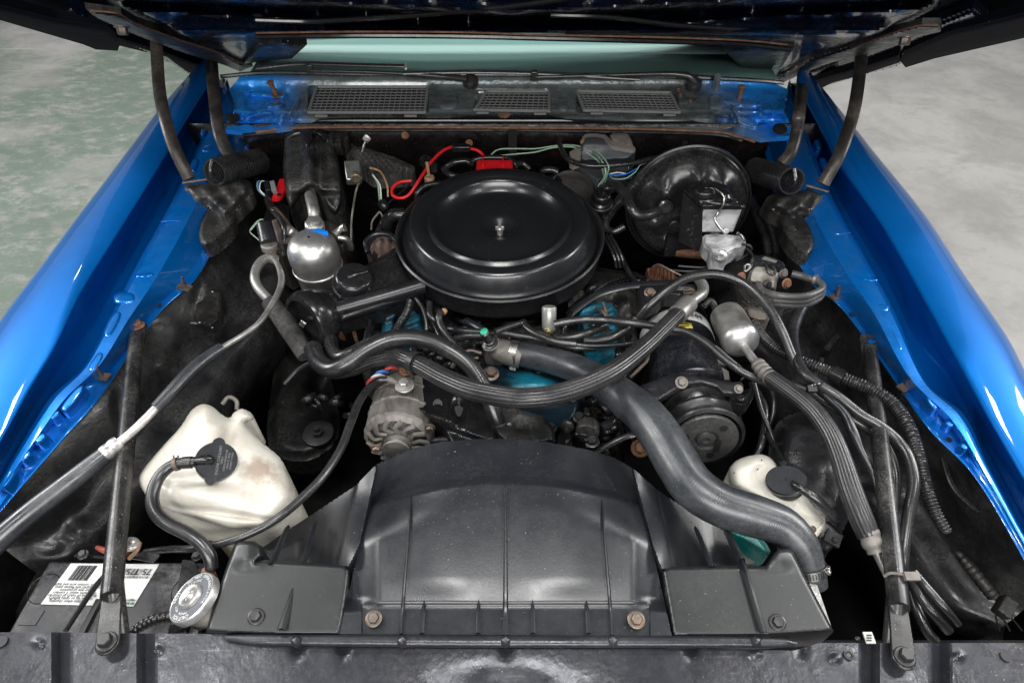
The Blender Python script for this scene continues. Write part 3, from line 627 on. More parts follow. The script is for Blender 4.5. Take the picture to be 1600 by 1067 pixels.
# central inner frame
rows = []
crh = crumple(31, 50, 200, 1400, -20, 70, .010)
def zh(x, y, s):
    u = abs(x - 797) / 420
    z = .006 + .035 * st(0, 8, s)
    z += .02 * gs(0, y, 0, 52 + u * 0, 1, 7)
    z -= .03 * gs(0, y, 0, 36 - 22 * u, 1, 6)
    z += .02 * gs(0, y, 0, 20 - 20 * u, 1, 6)
    return z + crh(x, y)
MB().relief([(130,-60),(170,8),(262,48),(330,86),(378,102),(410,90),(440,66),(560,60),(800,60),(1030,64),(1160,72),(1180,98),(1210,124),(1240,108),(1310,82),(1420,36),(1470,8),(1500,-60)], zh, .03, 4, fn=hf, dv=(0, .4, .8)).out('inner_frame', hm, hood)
for (x, y, sx) in ((645,18,20),(785,8,22),(402,28,10),(1150,40,16)):
    MB().sphere(PH(x, y, .035), 12, (sx / 12, .7, .5)).out('sealer_lump', M['grime'], hood)
m = MB(); m.tube([PH(x, y, .07) for x, y in ((400,52),(560,50),(720,51),(840,55),(1000,58),(1150,63),(1230,70))], 1.4, 6); m.out('trim_strip', M['rust'], hood)
m = MB(); m.tube([PH(x, y, .062) for x, y in ((400,58),(560,56),(720,57),(840,60),(1000,64),(1150,69),(1235,78))], 4.4, 8); m.out('rear_lip', M['gloss'], hood)
m = MB(); m.tube([PH(x, y, .055) for x, y in ((400,32),(480,34),(560,30),(680,22),(800,10),(900,-4))], 4, 8); m.out('pressed_rib', M['gloss'], hood)
m = MB(); m.tube([PH(x, y, .055) for x, y in ((860,24),(960,28),(1060,40),(1180,48),(1240,50))], 4, 8); m.out('pressed_rib', M['gloss'], hood)
# blue-flecked corners + brackets
for pts in ([(380,100),(405,68),(440,62),(480,70),(456,92),(415,96)], [(1130,78),(1180,70),(1240,76),(1210,122),(1188,124),(1160,108)]):
    MB().relief(pts, lambda x, y, s: .05 + .006 * st(0, 6, s), .03, 3, fn=hf, dv=(0, .4, .8)).out('corner_gusset', M['liner'], hood)
for i, pts in enumerate(([(134,15),(190,22),(215,36),(330,72),(375,98),(395,104),(375,112),(350,102),(290,84),(240,66),(190,46),(150,28)], [(1468,38),(1440,38),(1405,46),(1330,72),(1265,92),(1225,116),(1205,122),(1222,130),(1262,112),(1300,98),(1360,86),(1420,62),(1470,50)])):
    MB().relief(pts, lambda x, y, s: .045 + .008 * st(0, 5, s), .012, 2.5, fn=hf, dv=(0, .4, .8)).out('hinge_rail', M['grime'], hood)
    MB().tube([PH(x, y, .058) for x, y in (((140,17),(185,22),(215,38),(290,66),(340,82),(380,100)), ((1466,40),(1440,40),(1400,50),(1330,76)))[i]], 1.6, 6).out('rusty_edge', M['rust'], hood)
for i, (x, y) in enumerate(((190,42),(1415,58))):
    m = MB(); p = PH(x, y, .065); m.bolt(p, (0, -.5, -1), 8, 10); m.out('hinge_bolt', M['boltm'], hood)
# ---------------------------------------------------------------- hinges
def hinge(side, label, arm1, arm2, spring, plate, lower):
    t = thing('spring_hinge', label, 'hinge', tuple(P(spring[0][0], spring[0][1], -.06)), 'hood hinges')
    am = mat('worn_hinge_arm_steel', (0.028, 0.024, 0.022), 0.36, 0.2, col2=(0.07, 0.052, 0.042), cs=14, rvar=.1, dust=.5)
    for a in (arm1, arm2):
        m = MB(); m.tube(a, [9.5] * len(a), 8, flat=.45, step=.008); o = m.out('arm', am, t)
    c = [Vector(P(*s)) for s in spring]; d = (c[1] - c[0]); L_ = d.length; d.normalize(); r_ = 19.5 * dep(c[0]) / FPX
    u = Vector((0, 0, 1)) - d * d.z; u.normalize(); v = d.cross(u); n = 19; pts = []
    for k in range(n * 16 + 1):
        a = 2 * math.pi * k / 16; pts.append(c[0] + d * (L_ * k / (n * 16)) + (u * math.cos(a) + v * math.sin(a)) * r_)
    m = MB(); W_ = pts; seg = 6; vs = []; rw = .0031
    for k, p in enumerate(W_):
        a = 2 * math.pi * k / 16; e = (u * math.cos(a) + v * math.sin(a))
        for j in range(seg):
            b = 2 * math.pi * j / seg; vs.append(p + (e * math.cos(b) + d * math.sin(b)) * rw)
    m.add(vs, [(i * seg + j, i * seg + (j + 1) % seg, (i + 1) * seg + (j + 1) % seg, (i + 1) * seg + j) for i in range(len(W_) - 1) for j in range(seg)])
    m.tube([c[0] + u * r_, c[0] - d * .01 + u * r_ * .2, c[0] - d * .004 - u * r_ * .3], 3, 8)
    m.out('spring', M['rubber'], t)
    m = MB(); m.relief(plate, lambda x, y, s: -.030 + .018 * st(0, 14, s) + .006 * math.sin(x * .2) * math.cos(y * .17), .03, 3, smooth=2); m.out('bracket', M['grime'], t)
    m = MB(); m.relief(lower, lambda x, y, s: -.038 + .006 * st(0, 4, s), .03, 3, smooth=2); m.out('mounting_flange', M['grime'], t)
    m = MB(); m.tube([(plate[0][0], plate[0][1], -.01), (plate[1][0], plate[1][1], -.01)], 2, 8); m.out('edge_rod', M['boltm'], t)
    for (x, y) in lower[1:3]: MB().bolt(((x * 2 + lower[0][0]) / 3, (y * 2 + lower[0][1]) / 3, -.03), (0, 0, 1), 5).out('bolt', M['bolt_dark'], t)
hinge(1, 'left hood hinge with coiled spring and two bent arms', [PH(244,66,.03), (249,140,.12), (258,185,.10), (273,232,.06), (296,280,.01)], [PH(330,94,.03), (335,150,.08), (341,200,.05), (352,232,.02), (366,252,.0)],
      [(334,270,.02),(406,252,-.05)], [(285,286),(325,280),(380,276),(396,300),(378,320),(350,345),(322,322),(300,315)], [(322,330),(360,325),(365,345),(352,365),(322,385),(310,368)])
hinge(-1, 'right hood hinge with coiled spring and two bent arms', [PH(1346,86,.03), (1340,140,.12), (1331,185,.10), (1312,240,.06), (1286,288,.01)], [PH(1256,112,.03), (1250,165,.08), (1245,205,.05), (1236,238,.02), (1222,256,.0)],
      [(1238,284,.02),(1180,266,-.05)], [(1295,300),(1260,290),(1215,300),(1192,318),(1228,342),(1255,335),(1275,336),(1284,318)], [(1258,340),(1222,335),(1225,365),(1240,385),(1262,400),(1273,375)])

whm = M['liner']
def ridge(pts, r_, mt=whm):
    MB().tube(pts, r_, 8, flat=.6).out('pressed_ridge', mt, car)
for pts, r_ in (([(236,530,-.13),(262,512,-.135),(300,503,-.14),(345,515,-.16)],4), ([(1292,545,-.14),(1310,525,-.14),(1335,520,-.14),(1352,545,-.15),(1365,580,-.15),(1372,610,-.15)],4.5), ([(1285,560,-.16),(1275,590,-.17),(1290,625,-.18)],3.5),
                ([(1455,650,-.10),(1470,700,-.11),(1490,760,-.12),(1530,800,-.12)],4)):
    ridge(pts, r_)
MB().relief([(300,446),(318,440),(346,458),(344,500),(330,512),(308,505)], lambda x, y, s: -.128 + .006 * st(0, 4, s), .02, 2).out('cover_plate', M['grime'], car)
for (x, y) in ((311,452),(332,456),(312,504),(332,512)): MB().sphere((x, y, -.118), 1.8).out('plate_screw', M['alu'], car)
MB().relief([(1225,900),(1290,870),(1330,800),(1345,720),(1320,660),(1270,640),(1215,660),(1200,720),(1210,800)], lambda x, y, s: -.16 + .03 * st(0, 30, s) + .008 * gs(x, y, 1290, 730, 20) - .006 * gs(x, y, 1330, 760, 8), .1, 4, smooth=3).out('inner_panel_bulge', mat('smooth_black_panel', (.014,.014,.016), .3, 0, rvar=.08, dust=.2, bump2=.002, bs2=9), car, ang=70)
# ================================================================ AIR CLEANER
def ring_c(xm, ytop, ybot, z):
    a, b = P(xm, ytop, z), P(xm, ybot, z); return (a + b) / 2, (a - b).length / 2
c, r = ring_c(781, 270, 470, -.022)
ac = thing('air_cleaner', 'large round black air cleaner with snorkel in the middle of the engine bay', 'air cleaner', tuple(c + Vector((0, 0, -.08))))
k = r / .205
def prof(l): return [(a * k, b) for a, b in l]
Z = (0, 0, 1)
m = MB(); m.lathe(c, Z, prof([(.001,-.010),(.014,-.009),(.022,-.004),(.032,.003),(.037,.0065),(.042,.0075),(.09,.006),(.112,.006),(.121,.010),(.128,.025),(.132,.031),(.136,.0325),(.140,.030),(.143,.0275),(.147,.030),(.151,.0335),(.166,.035),(.171,.034),(.176,.028),(.186,.004),(.189,-.004),(.191,-.006),(.194,-.014),(.1945,-.03)]), 120, m=True, cap=False)
m.out('lid', mat('lid_black', (.009,.0095,.011), .24, 0, rvar=.05, speck=.25, bump2=.0006, bs2=6, spec=.7), ac, ang=45)
m = MB(); m.lathe(c, Z, prof([(.190,-.028),(.196,-.022),(.199,-.010),(.2015,-.0015),(.2045,.0),(.2075,-.0025),(.2065,-.006),(.203,-.010),(.2015,-.045),(.198,-.054),(.18,-.058),(.12,-.064)]), 120, m=True, cap=False)
m.out('base_pan', M['satin'], ac, ang=60)
m = MB(); m.lathe(c, Z, [(.006,-.010),(.0065,.004),(.004,.006),(.004,.024),(.003,.026)], 12, m=True); m.box(c + Vector((0, 0, .004)), (.018, .004, .010)); m.out('wing_nut', M['alu'], ac, bev=.001)
# snorkel
sn = [(575,412),(622,384),(640,430),(664,452),(664,463),(560,497),(532,506),(526,497),(514,468),(530,440)]
m = MB(); m.relief(sn, lambda x, y, s: -.072 + .026 * math.sqrt(1 - (1 - min(1, s / 16)) ** 2) + .005 * gs(x, y, 648, 446, 4, 16, 10), .03, 2.5); m.out('snorkel', M['gloss'], ac, ang=70)
MB().tube([(528,484,-.052),(560,475,-.049),(610,461,-.046),(662,446,-.044)], [12,12,12.5,13], 24).out('snorkel_tube', M['satin'], ac)
p = P(486, 499, -.066); a = axv(p, 62, -.88, .45)
m = MB(); m.lathe(p, a, [(20,-66),(24,-52),(34,-40),(42,-24),(45,-10),(45,-6)], 56, cap=False); m.out('snorkel_bell', M['gloss'], ac, ang=70)
m = MB(); m.lathe(p, a, [(46,-10),(48,-9),(48.5,8),(45,14),(38,15),(36,4),(0.5,3)], 56, cap=False); m.box(p + a * .004 + axv(p, 90, -.3, .5) * .0, (.01, .01, .01)); m.out('snorkel_collar', M['gloss'], ac, ang=50)
m = MB(); pc = P(473, 506, -.05); m.box(pc, (.012, .012, .005), axv(pc, 35, -.6, .4), (.5, 1, 0)); m.out('collar_clip', M['zinc'], ac, bev=.001)
# breather cap
p = P(553, 437, -.035); a = axv(p, 38, 0, -1)
t = thing('oil_breather_cap', 'round ribbed black breather cap on the air cleaner snorkel', 'cap', tuple(p))
m = MB(); m.lathe(p, a, [(31,-12),(32,-8),(32,-2),(30,1),(29,4),(27,8),(23,10),(1,11)], 40, cap=False); m.out('cap_body', M['gloss'], t, ang=50)
m = MB(); m.lathe(p, a, [(34,-12),(34,-9),(31,-8)], 40); m.out('cap_flange', M['plastic'], t)
m = MB(); m.tube([p + axv(p, 90, -1, .35) * .026 + a * .010, p + a * .013, p + axv(p, 90, 1, -.35) * .028 + a * .010], [2.2, 4, 2.2], 10); m.out('finger_grip', M['gloss'], t)

# ================================================================ LEFT REAR: evaporator case, dryer, switches
t = thing('evaporator_case', 'black moulded heater case with a centre ridge against the left firewall', 'heater case', tuple(P(500, 340, -.25)))
ev = V('Z6', [(320,150),(430,112),(500,112),(560,140),(680,190),(700,260),(735,420),(752,560),(740,680),(700,760),(620,700),(540,560),(470,570),(380,700),(345,690),(315,560),(300,400),(312,250)])
def zev(x, y, s):
    X = (x - 380) * 4.85; Y = (y - 180) * 4.85
    z = -.045 + .035 * math.sqrt(1 - (1 - min(1, s / 11)) ** 2) - .00010 * max(0, Y - 520)
    z += .010 * gs(X, 0, 490 + (Y - 150) * .05, 0, 26, 1) * st(690, 560, Y) + .006 * gs(X, 0, 590, 0, 18, 1) * st(600, 500, Y) - .008 * gs(X, Y, 560, 300, 14, 120)
    z -= .02 * st(560, 620, Y) * st(520, 440, abs(X - 540) + 300)
    return z
m = MB(); m.relief(ev, zev, .16, 1.8, smooth=3); m.out('case_shell', M['gloss'] if 0 else mat('dusty_moulded_case', (.014,.014,.015), .33, 0, col2=(.035,.033,.031), cs=12, rvar=.15, dust=.6, speck=.9, bump2=.003, bs2=22), t, ang=70)
m = MB(); m.relief(V('Z6', [(425,112),(515,112),(520,180),(495,240),(470,240),(440,190)]), lambda x, y, s: .004 + .006 * st(0, 5, s), .03, 2); m.out('clamp_block', M['bolt_dark'], t)
m = MB(); m.relief(V('Z6', [(200,640),(345,690),(350,880),(420,1000),(300,1080),(180,1000),(150,800)]), lambda x, y, s: -.13 + .01 * st(0, 10, s) , .1, 2.5); m.out('case_foot', M['grime'], t)
m = MB(); m.relief(V('Z6', [(600,700),(740,660),(800,720),(810,840),(760,1000),(600,960)]), lambda x, y, s: -.15 + .03 * st(0, 12, s), .1, 2.5); m.out('case_side', mat('rust_speckled_case', (.02,.017,.016), .5, 0, col2=(.05,.03,.025), cs=30, dust=.6, speck=1.6, speck_col=(.3,.2,.16)), t, ang=70)
m = MB(); m.relief(V('Z6', [(520,120),(640,125),(760,110),(800,140),(780,200),(700,230),(600,215),(530,170)]), lambda x, y, s: -.02 + .014 * st(0, 8, s) + .004 * math.sin(x * .5), .03, 2, smooth=2); m.out('case_hump', M['grime'], t)
m = MB(); m.tube(V('Z6', [(330,180,-.012),(400,140,-.006),(540,130,-.006),(620,170,-.01),(650,210,-.02)]), 5, 10); m.out('case_seal', M['rubber'], t)
m = MB(); m.relief(V('Z6', [(700,110),(800,115),(870,230),(980,265),(1150,320),(1300,390),(1300,430),(1080,455),(960,440),(860,360),(770,300)]), lambda x, y, s: -.075 + .012 * st(0, 7, s) + .003 * math.sin(x * .7) * math.sin(y * .6), .04, 2); one('firewall_insulation', m, mat('torn_grey_insulation', (.035,.034,.033), .8, 0, col2=(.09,.087,.083), cs=20, bump=.001, bs=60, dust=.4), 'torn dark grey insulation pad on the firewall right of the heater case', 'insulation')
m = MB(); q = P(573, 217, -.01); aa = Vector((0, -1, .3)); m.lathe(q, aa, [(6, 0), (6, 1.6), (3, 2), (3, 4), (1, 4)], 12, mod=lambda th, r_, h: 1 + .15 * math.cos(8 * th) if r_ == 6 else 1); m.tube([(571,222,-.02),(568,230,-.03),(566,238,-.04)], [2.2, 2.2, 1.8], 8); one('star_washer_terminal', m, M['zinc'], 'small toothed ring terminal on the firewall beside the torn insulation', 'terminal')
# dryer / accumulator
t = thing('accumulator', 'bare aluminium accumulator can with a scrap of blue sticker', 'accumulator', tuple(P(491, 440, -.2)))
p = P(491, 398, -.035)
m = MB(); m.lathe(p, (0, -.05, 1), [(33,-100),(35,-60),(36.5,-22),(38,-14),(39,-6),(39,4),(38,14),(34,24),(26,31),(16,35),(2,36)], 56, cap=False); m.out('can', mat('brushed_aluminium_can', (.60,.595,.585), .36, .9, rvar=.08, bump=.00015, bs=60, col2=(.42,.41,.39), cs=12, dust=.2, bump2=.001, bs2=14), t, ang=60)
m = MB(); m.lathe(p, (0, -.05, 1), [(38,-26),(39.5,-25),(39.5,-22),(38,-21)], 56, cap=False); m.out('can_seam', M['alu'], t)
m = MB(); m.lathe((492,356,-.012), axv(P(492,356,-.012), 50, 0, -1), [(15,-6),(15,8),(13,10),(11,10),(11,16),(8,17)], 20, mod=lambda th, r_, h: 1 + .03 * math.cos(12 * th)); m.out('top_nut', M['alu_bright'], t)
m = MB(); m.tube([(491,342,-.0),(490,330,.01),(487,316,.012),(484,306,.0)], [8.5,9,9,8], 16); m.out('outlet_pipe', M['alu'], t)
m = MB(); m.relief(V('Z6', [(485,885),(500,870),(540,868),(560,855),(640,880),(645,915),(590,890),(560,900),(520,890),(495,905)]), lambda x, y, s: .012 - .0004*abs(y-362), .002, 1.2); m.out('sticker_scrap', M['bluesticker'], t)
m = MB(); m.tube(V('Z6', [(690,910,-.05),(730,870,-.045),(770,850,-.04)]), [7,5,7], 12); m.tube(V('Z6', [(720,930,-.055),(780,940,-.06),(810,980,-.08),(820,1010,-.1)]), 4.5, 12); m.out('side_port', M['alu_bright'], t)
m = MB(); m.lathe(V('Z6', [(365,885,-.045)])[0], axv(P(455,362,-.045), 60, -.8, -.6), [(8,-6),(8,4),(6,6),(6,10),(4,11)], 12); m.out('service_port', M['alu_bright'], t)
m = MB(); m.tube(V('Z6', [(255,965,-.06),(330,955,-.055),(370,960,-.05)]), [4.5,5,8], 12); m.out('switch_port', M['cast'], t)
# pressure switch
t = thing('pressure_switch', 'grey boot plugged onto a brass-ringed pressure switch left of the aluminium can', 'switch', tuple(P(425, 400, -.1)))
m = MB(); m.tube([(413,352,-.012),(417,368,-.022),(420,380,-.03)], [12,13,13.5], 20, step=.01); m.out('boot', M['plastic'], t)
m = MB(); m.lathe((421,384,-.034), axv(P(421,384,-.034), 60, -.2, -1), [(12,-8),(13,-6),(13,2),(11,4)], 24); m.out('hex_body', M['cast'], t)
m = MB(); m.lathe((424,396,-.05), axv(P(424,396,-.05), 60, -.2, -1), [(7.5,-8),(8,-6),(8,4),(7,5)], 20); m.out('brass_ring', M['tan'], t)
m = MB(); m.tube(V('Z6', [(110,800,-.02),(60,860,-.02),(55,890,-.03),(100,930,-.04),(150,975,-.05)]), 1, 6); m.out('wire', M['greenwire'], t)
m = MB(); m.tube(V('Z6', [(150,790,-.01),(120,800,-.015),(60,870,-.02)]), 1, 6); m.out('wire', M['greenwire'], t)
m = MB(); m.relief(V('Z6', [(215,800),(260,780),(300,860),(295,960),(260,960),(235,880)]), lambda x, y, s: -.05 + .004 * st(0, 3, s), .02, 1.5); one('bracket_strap', m, mat('brown_stained_steel', (.10,.08,.075), .5, .3, col2=(.2,.17,.15), cs=30), 'brown stained steel strap between the grey switch boot and the aluminium can', 'bracket')
m = MB(); m.tube(V('Z6', [(230,740,-.04),(280,790,-.03),(310,860,-.03),(312,950,-.05)]), 4, 10); one('black_wire_loop', m, M['rubber'], 'short looped black wire above the aluminium can, left of the heater case', 'wire')
m = MB(); m.tube(V('Z6', [(240,705,-.05),(300,770,-.04),(360,850,-.04)]), 3, 8); one('lever_rod', m, M['boltm'], 'thin dark rod slanting down left of the heater case', 'rod')
t = thing('relay_bracket_tag', 'red steel bracket tag left of the heater case', 'bracket', tuple(P(435, 300, -.06)))
m = MB(); m.relief(V('Z6', [(262,520),(275,485),(310,480),(330,505),(325,550),(295,610),(265,635),(210,645),(230,600),(250,600)]), lambda x, y, s: -.045 - .0004 * (y - 280), .006, 1.5); m.out('tag_plate', M['red'], t)
m = MB(); m.lathe(V('Z6', [(272,605,-.048)])[0], (0, 0, 1), [(3.4, 0), (3.4, 1.4), (1, 1.8)], 14); m.out('tag_rivet', M['zinc'], t)
t = thing('wiring_connector', 'small grey two-way connector with looped wires beside the red bracket tag', 'connector', tuple(P(423, 292, -.05)))
m = MB(); q = P(423, 293, -.045)
for dx in (-.007, .007): MB().box(q + Vector((dx, 0, 0)), (.011, .03, .014), (0, -.3, 1), (-.35, 1, 0)).out('terminal_shell', M['plastic'] if dx < 0 else mat('grey_connector', (.2,.2,.21), .4, 0), t, bev=.001)
for kx, mm_ in ((-8, 'greenwire'), (-4, 'bluesticker'), (0, 'white')): MB().tube([(416 + kx * .3, 284, -.04), (408 + kx * .6, 284, -.035), (406 + kx * .4, 296, -.04), (414 + kx * .2, 306, -.05)], 1, 6).out('wire', M[mm_], t)
m = MB(); m.tube(V('Z6', [(175,600,-.055),(200,680,-.06),(235,740,-.07),(270,800,-.09)]), [5,6,6,5], 10); one('taped_wire_bundle', m, M['rubber'], 'taped black wire bundle running down from the grey connector', 'wires')
# relay box
t = thing('relay_box', 'small silver relay box with a round brass terminal on the heater case', 'relay', tuple(P(552, 275, -.04)))
q = P(552, 270, -.02); m = MB(); m.box(q, (.036, .05, .026), axv(q, 30, 0, -1), (-.25, 1, .1)); m.out('relay_shell', mat('tin_plate', (.42,.44,.42), .32, .8, rvar=.1, col2=(.3,.3,.28), cs=30), t, bev=.003)
m = MB(); q2 = P(556, 278, -.008); m.lathe(q2, axv(q2, 40, 0, .6), [(8.5, -6), (8.5, 2), (7, 3), (5.5, 3), (5, -1), (3, 0), (2.5, 3), (.5, 3)], 24); m.out('round_terminal', mat('brassy', (.4,.33,.24), .35, .8), t, ang=50)
m = MB(); m.tube([(561,285,-.03),(556,300,-.05),(551,330,-.06),(549,350,-.08),(549,378,-.1)], 1.7, 8); m.out('lead', M['cast'], t)
# wires on left firewall
for nm, lb, mt, r_, pts in (
 ('white_green_wire','pale green wire hanging down right of the relay box','greenwire',1.6,V('Z6', [(980,450,-.04),(1020,520,-.05),(1030,600,-.07),(1035,660,-.09)])),
 ('pale_wire','second pale wire beside the green one right of the relay box','white',1.1,V('Z6', [(985,455,-.035),(1035,530,-.045),(1045,620,-.07),(1045,670,-.09)])),
 ('brown_wire','brown wire arching right of the pale green wires','tan',1.8,V('Z6', [(960,400,-.03),(1040,430,-.035),(1090,530,-.05),(1098,620,-.07)])),
 ('grey_wire','thin grey wire below the black connector left of the air cleaner','cast',1.6,V('Z6', [(1035,730,-.1),(980,800,-.12),(970,870,-.14)])),
 ('grey_wire','thin grey wire hook just right of the other grey wire','cast',1.3,V('Z6', [(1040,735,-.1),(1055,780,-.11),(1030,850,-.13)])),
 ('red_power_wire','thick red wire looping from the fuse holder to behind the air cleaner','redwire',2.5,V('Z7', [(335,155,-.02),(290,175,-.02),(240,220,-.025),(200,275,-.03),(165,330,-.035),(125,388,-.05),(85,407,-.055),(45,395,-.055),(42,360,-.05),(75,330,-.045),(135,322,-.045)])),
 ('red_power_wire_end','short red wire right of the in-line fuse holder','redwire',2.5,V('Z7', [(420,165,-.02),(450,170,-.02),(475,185,-.025),(490,202,-.03)])),
 ('striped_green_wire','pale green wire sagging along the firewall from the red cap to the wiper motor','greenwire',1.2,V('Z7', [(515,205,-.03),(560,170,-.02),(640,165,-.02),(740,165,-.02),(850,150,-.015),(940,150,-.01),(1020,180,-.01),(1065,225,-.02),(1085,290,-.03),(1050,350,-.05)])),
 ('striped_green_wire','lower pale green wire parallel to the one behind the red cap','greenwire',1.2,V('Z7', [(560,200,-.03),(640,192,-.025),(740,182,-.02),(830,160,-.015),(930,158,-.01),(1010,195,-.01),(1060,240,-.02),(1080,300,-.035)])),
 ('vacuum_hose','black vacuum hose curling left of the red distributor cap','rubber',5,V('Z7', [(290,268,-.05),(340,235,-.03),(400,225,-.025),(430,240,-.03)])),
 ('vacuum_hose','short black hose end below the curling vacuum hose','rubber',5,V('Z7', [(300,275,-.05),(330,295,-.05),(380,305,-.06)])),
 ('vacuum_hose','grey hose tucked against the left rear rim of the air cleaner','plastic',4.5,V('Z7', [(160,420,-.08),(165,380,-.06),(210,345,-.05),(280,335,-.05)])),
 ('heater_elbow','thick black elbow hose left of the air cleaner rim','rubber',11,V('Z7', [(20,560,-.14),(20,520,-.11),(50,490,-.09),(100,490,-.09)])),
 ('vacuum_hose','thin grey line arching over the air filter canister behind the cleaner','rubber',5,V('Z7', [(770,310,-.06),(780,275,-.03),(820,268,-.025),(850,280,-.03)])),
 ):
    one(nm, MB().tube(pts, r_, 10), M[mt], lb, 'hose' if 'hose' in nm or 'elbow' in nm else 'wire')
m = MB(); m.tube(V('Z6', [(1040,660,-.085),(1070,690,-.09),(1090,710,-.095)]), [7,8.5,6], 12); m.tube(V('Z6', [(1085,680,-.085),(1180,600,-.07),(1260,530,-.06)]), 1.6, 8); one('inline_connector', m, M['gloss'], 'round black in-line connector where wires meet left of the air cleaner', 'connector')
q = P(721, 231, -.018); m = MB(); m.box(q, (.045, .02, .016), (0, 0, 1), (0, 1, 0)); one('fuse_holder', m, M['gloss'], 'black in-line fuse holder in the red wire on the firewall', 'fuse holder', bev=.003)
for (x, y) in ((733,224),(802,210),(633,212)):
    q = P(x, y, -.012); m = MB(); m.bolt(q, (0, -1, .3), 4); one('firewall_screw', m, M['rust'], {733: 'rusty screw and tab above the fuse holder', 802: 'rusty screw at the top of the narrow black strap', 633: 'rusty screw head on the firewall left of the red wire'}[x], 'screw')
m = MB(); m.prism([PY(794,205,1.44), PY(808,205,1.44), PY(807,246,1.44), PY(795,246,1.44)], h=.004, dirv=(0, 1, 0)); one('firewall_strap', m, M['bolt_dark'], 'narrow black strap hanging on the firewall behind the red cap', 'strap')
t = thing('tan_vacuum_fitting', 'tan plastic fitting with stem left of the red distributor cap', 'fitting', tuple(P(671, 280, -.07)))
MB().lathe((671,279,-.05), axv(P(671,279,-.05), 45, 0, -1), [(8,-6),(8,2),(5,4)], 18).out('fitting_body', M['tan'], t)
MB().tube([(670,276,-.04),(669,266,-.03),(667,254,-.02)], 2.6, 8).out('stem', M['tan'], t)
m = MB(); m.relief(V('Z7', [(175,210),(200,190),(240,210),(262,240),(240,250),(200,240)]), lambda x, y, s: -.03 + .006 * math.sin(x) * math.cos(y), .02, 1.5); one('rubber_grommet', m, M['grime'], 'ragged black grommet on the firewall above the tan fitting', 'grommet')
# distributor cap
t = thing('distributor_cap', 'red and black distributor cap peeking over the rear rim of the air cleaner', 'distributor cap', tuple(P(773, 265, -.1)))
q = P(773, 268, -.022); MB().box(q, (.085, .05, .03), (0, -.1, 1)).out('red_cap', M['red'], t, bev=.004)
for x in (755, 786): MB().box(P(x, 253, -.004), (.004, .03, .01), (0, 0, 1)).out('cap_rib', M['red'], t)
MB().tube(V('Z7', [(425,250,-.02),(440,222,-.012),(480,210,-.008),(540,208,-.008),(600,212,-.008),(640,235,-.012),(655,260,-.02)]), 4, 10).out('latch_frame', M['gloss'], t)
MB().relief(V('Z7', [(440,225),(620,215),(640,250),(450,255)]), lambda x, y, s: -.018, .05, 2).out('cap_base', M['gloss'], t)
MB().tube(V('Z7', [(650,240,-.02),(680,238,-.025),(715,265,-.035)]), 4, 8).out('coil_lead', M['rubber'], t)

# ================================================================ RIGHT REAR: wiper motor, booster
t = thing('wiper_motor', 'grey wiper motor housing with a dusty beige top on the right firewall', 'wiper motor', tuple(P(945, 260, -.1)))
gw = mat('grey_moulded_housing', (.055,.062,.07), .4, 0, rvar=.1, dust=.3, bump2=.002, bs2=30); bz = mat('beige_dusty_top', (.22,.19,.165), .7, 0, col2=(.12,.11,.10), cs=30, dust=.5)
MB().relief(V('Z8', [(255,160),(275,120),(300,112),(400,118),(440,150),(460,170),(480,180),(570,190),(580,240),(540,275),(480,280),(400,285),(330,285),(240,280)]), lambda x, y, s: -.012 + .016 * st(0, 6, s) - .0010 * max(0, y - 226) + .006 * gs(x, y, 925, 222, 14, 8), .07, 1.6, smooth=2).out('housing', gw, t, ang=60)
MB().relief(V('Z8', [(262,145),(290,112),(400,116),(440,150),(570,185),(568,205),(470,190),(420,172),(380,150),(310,150),(280,160)]), lambda x, y, s: .006, .01, 1.6, smooth=2).out('dusty_top', bz, t, ang=60)
MB().relief(V('Z8', [(430,120),(450,105),(535,110),(560,150),(570,190),(480,175),(440,150)]), lambda x, y, s: .001 + .004 * st(0, 3, s), .03, 1.6).out('end_cap', bz, t, ang=60)
MB().relief(V('Z8', [(230,310),(260,290),(480,320),(480,350),(360,400),(330,380)]), lambda x, y, s: -.05 + .006 * st(0, 4, s), .05, 1.8).out('lower_bracket', gw, t)
MB().relief(V('Z8', [(190,220),(235,190),(262,215),(255,245),(215,262),(195,250)]), lambda x, y, s: -.004, .03, 1.5).out('connector_block', bz, t)
MB().bolt((911,222,.002), (0, -.4, 1), 3).out('brass_screw', M['tan'], t)
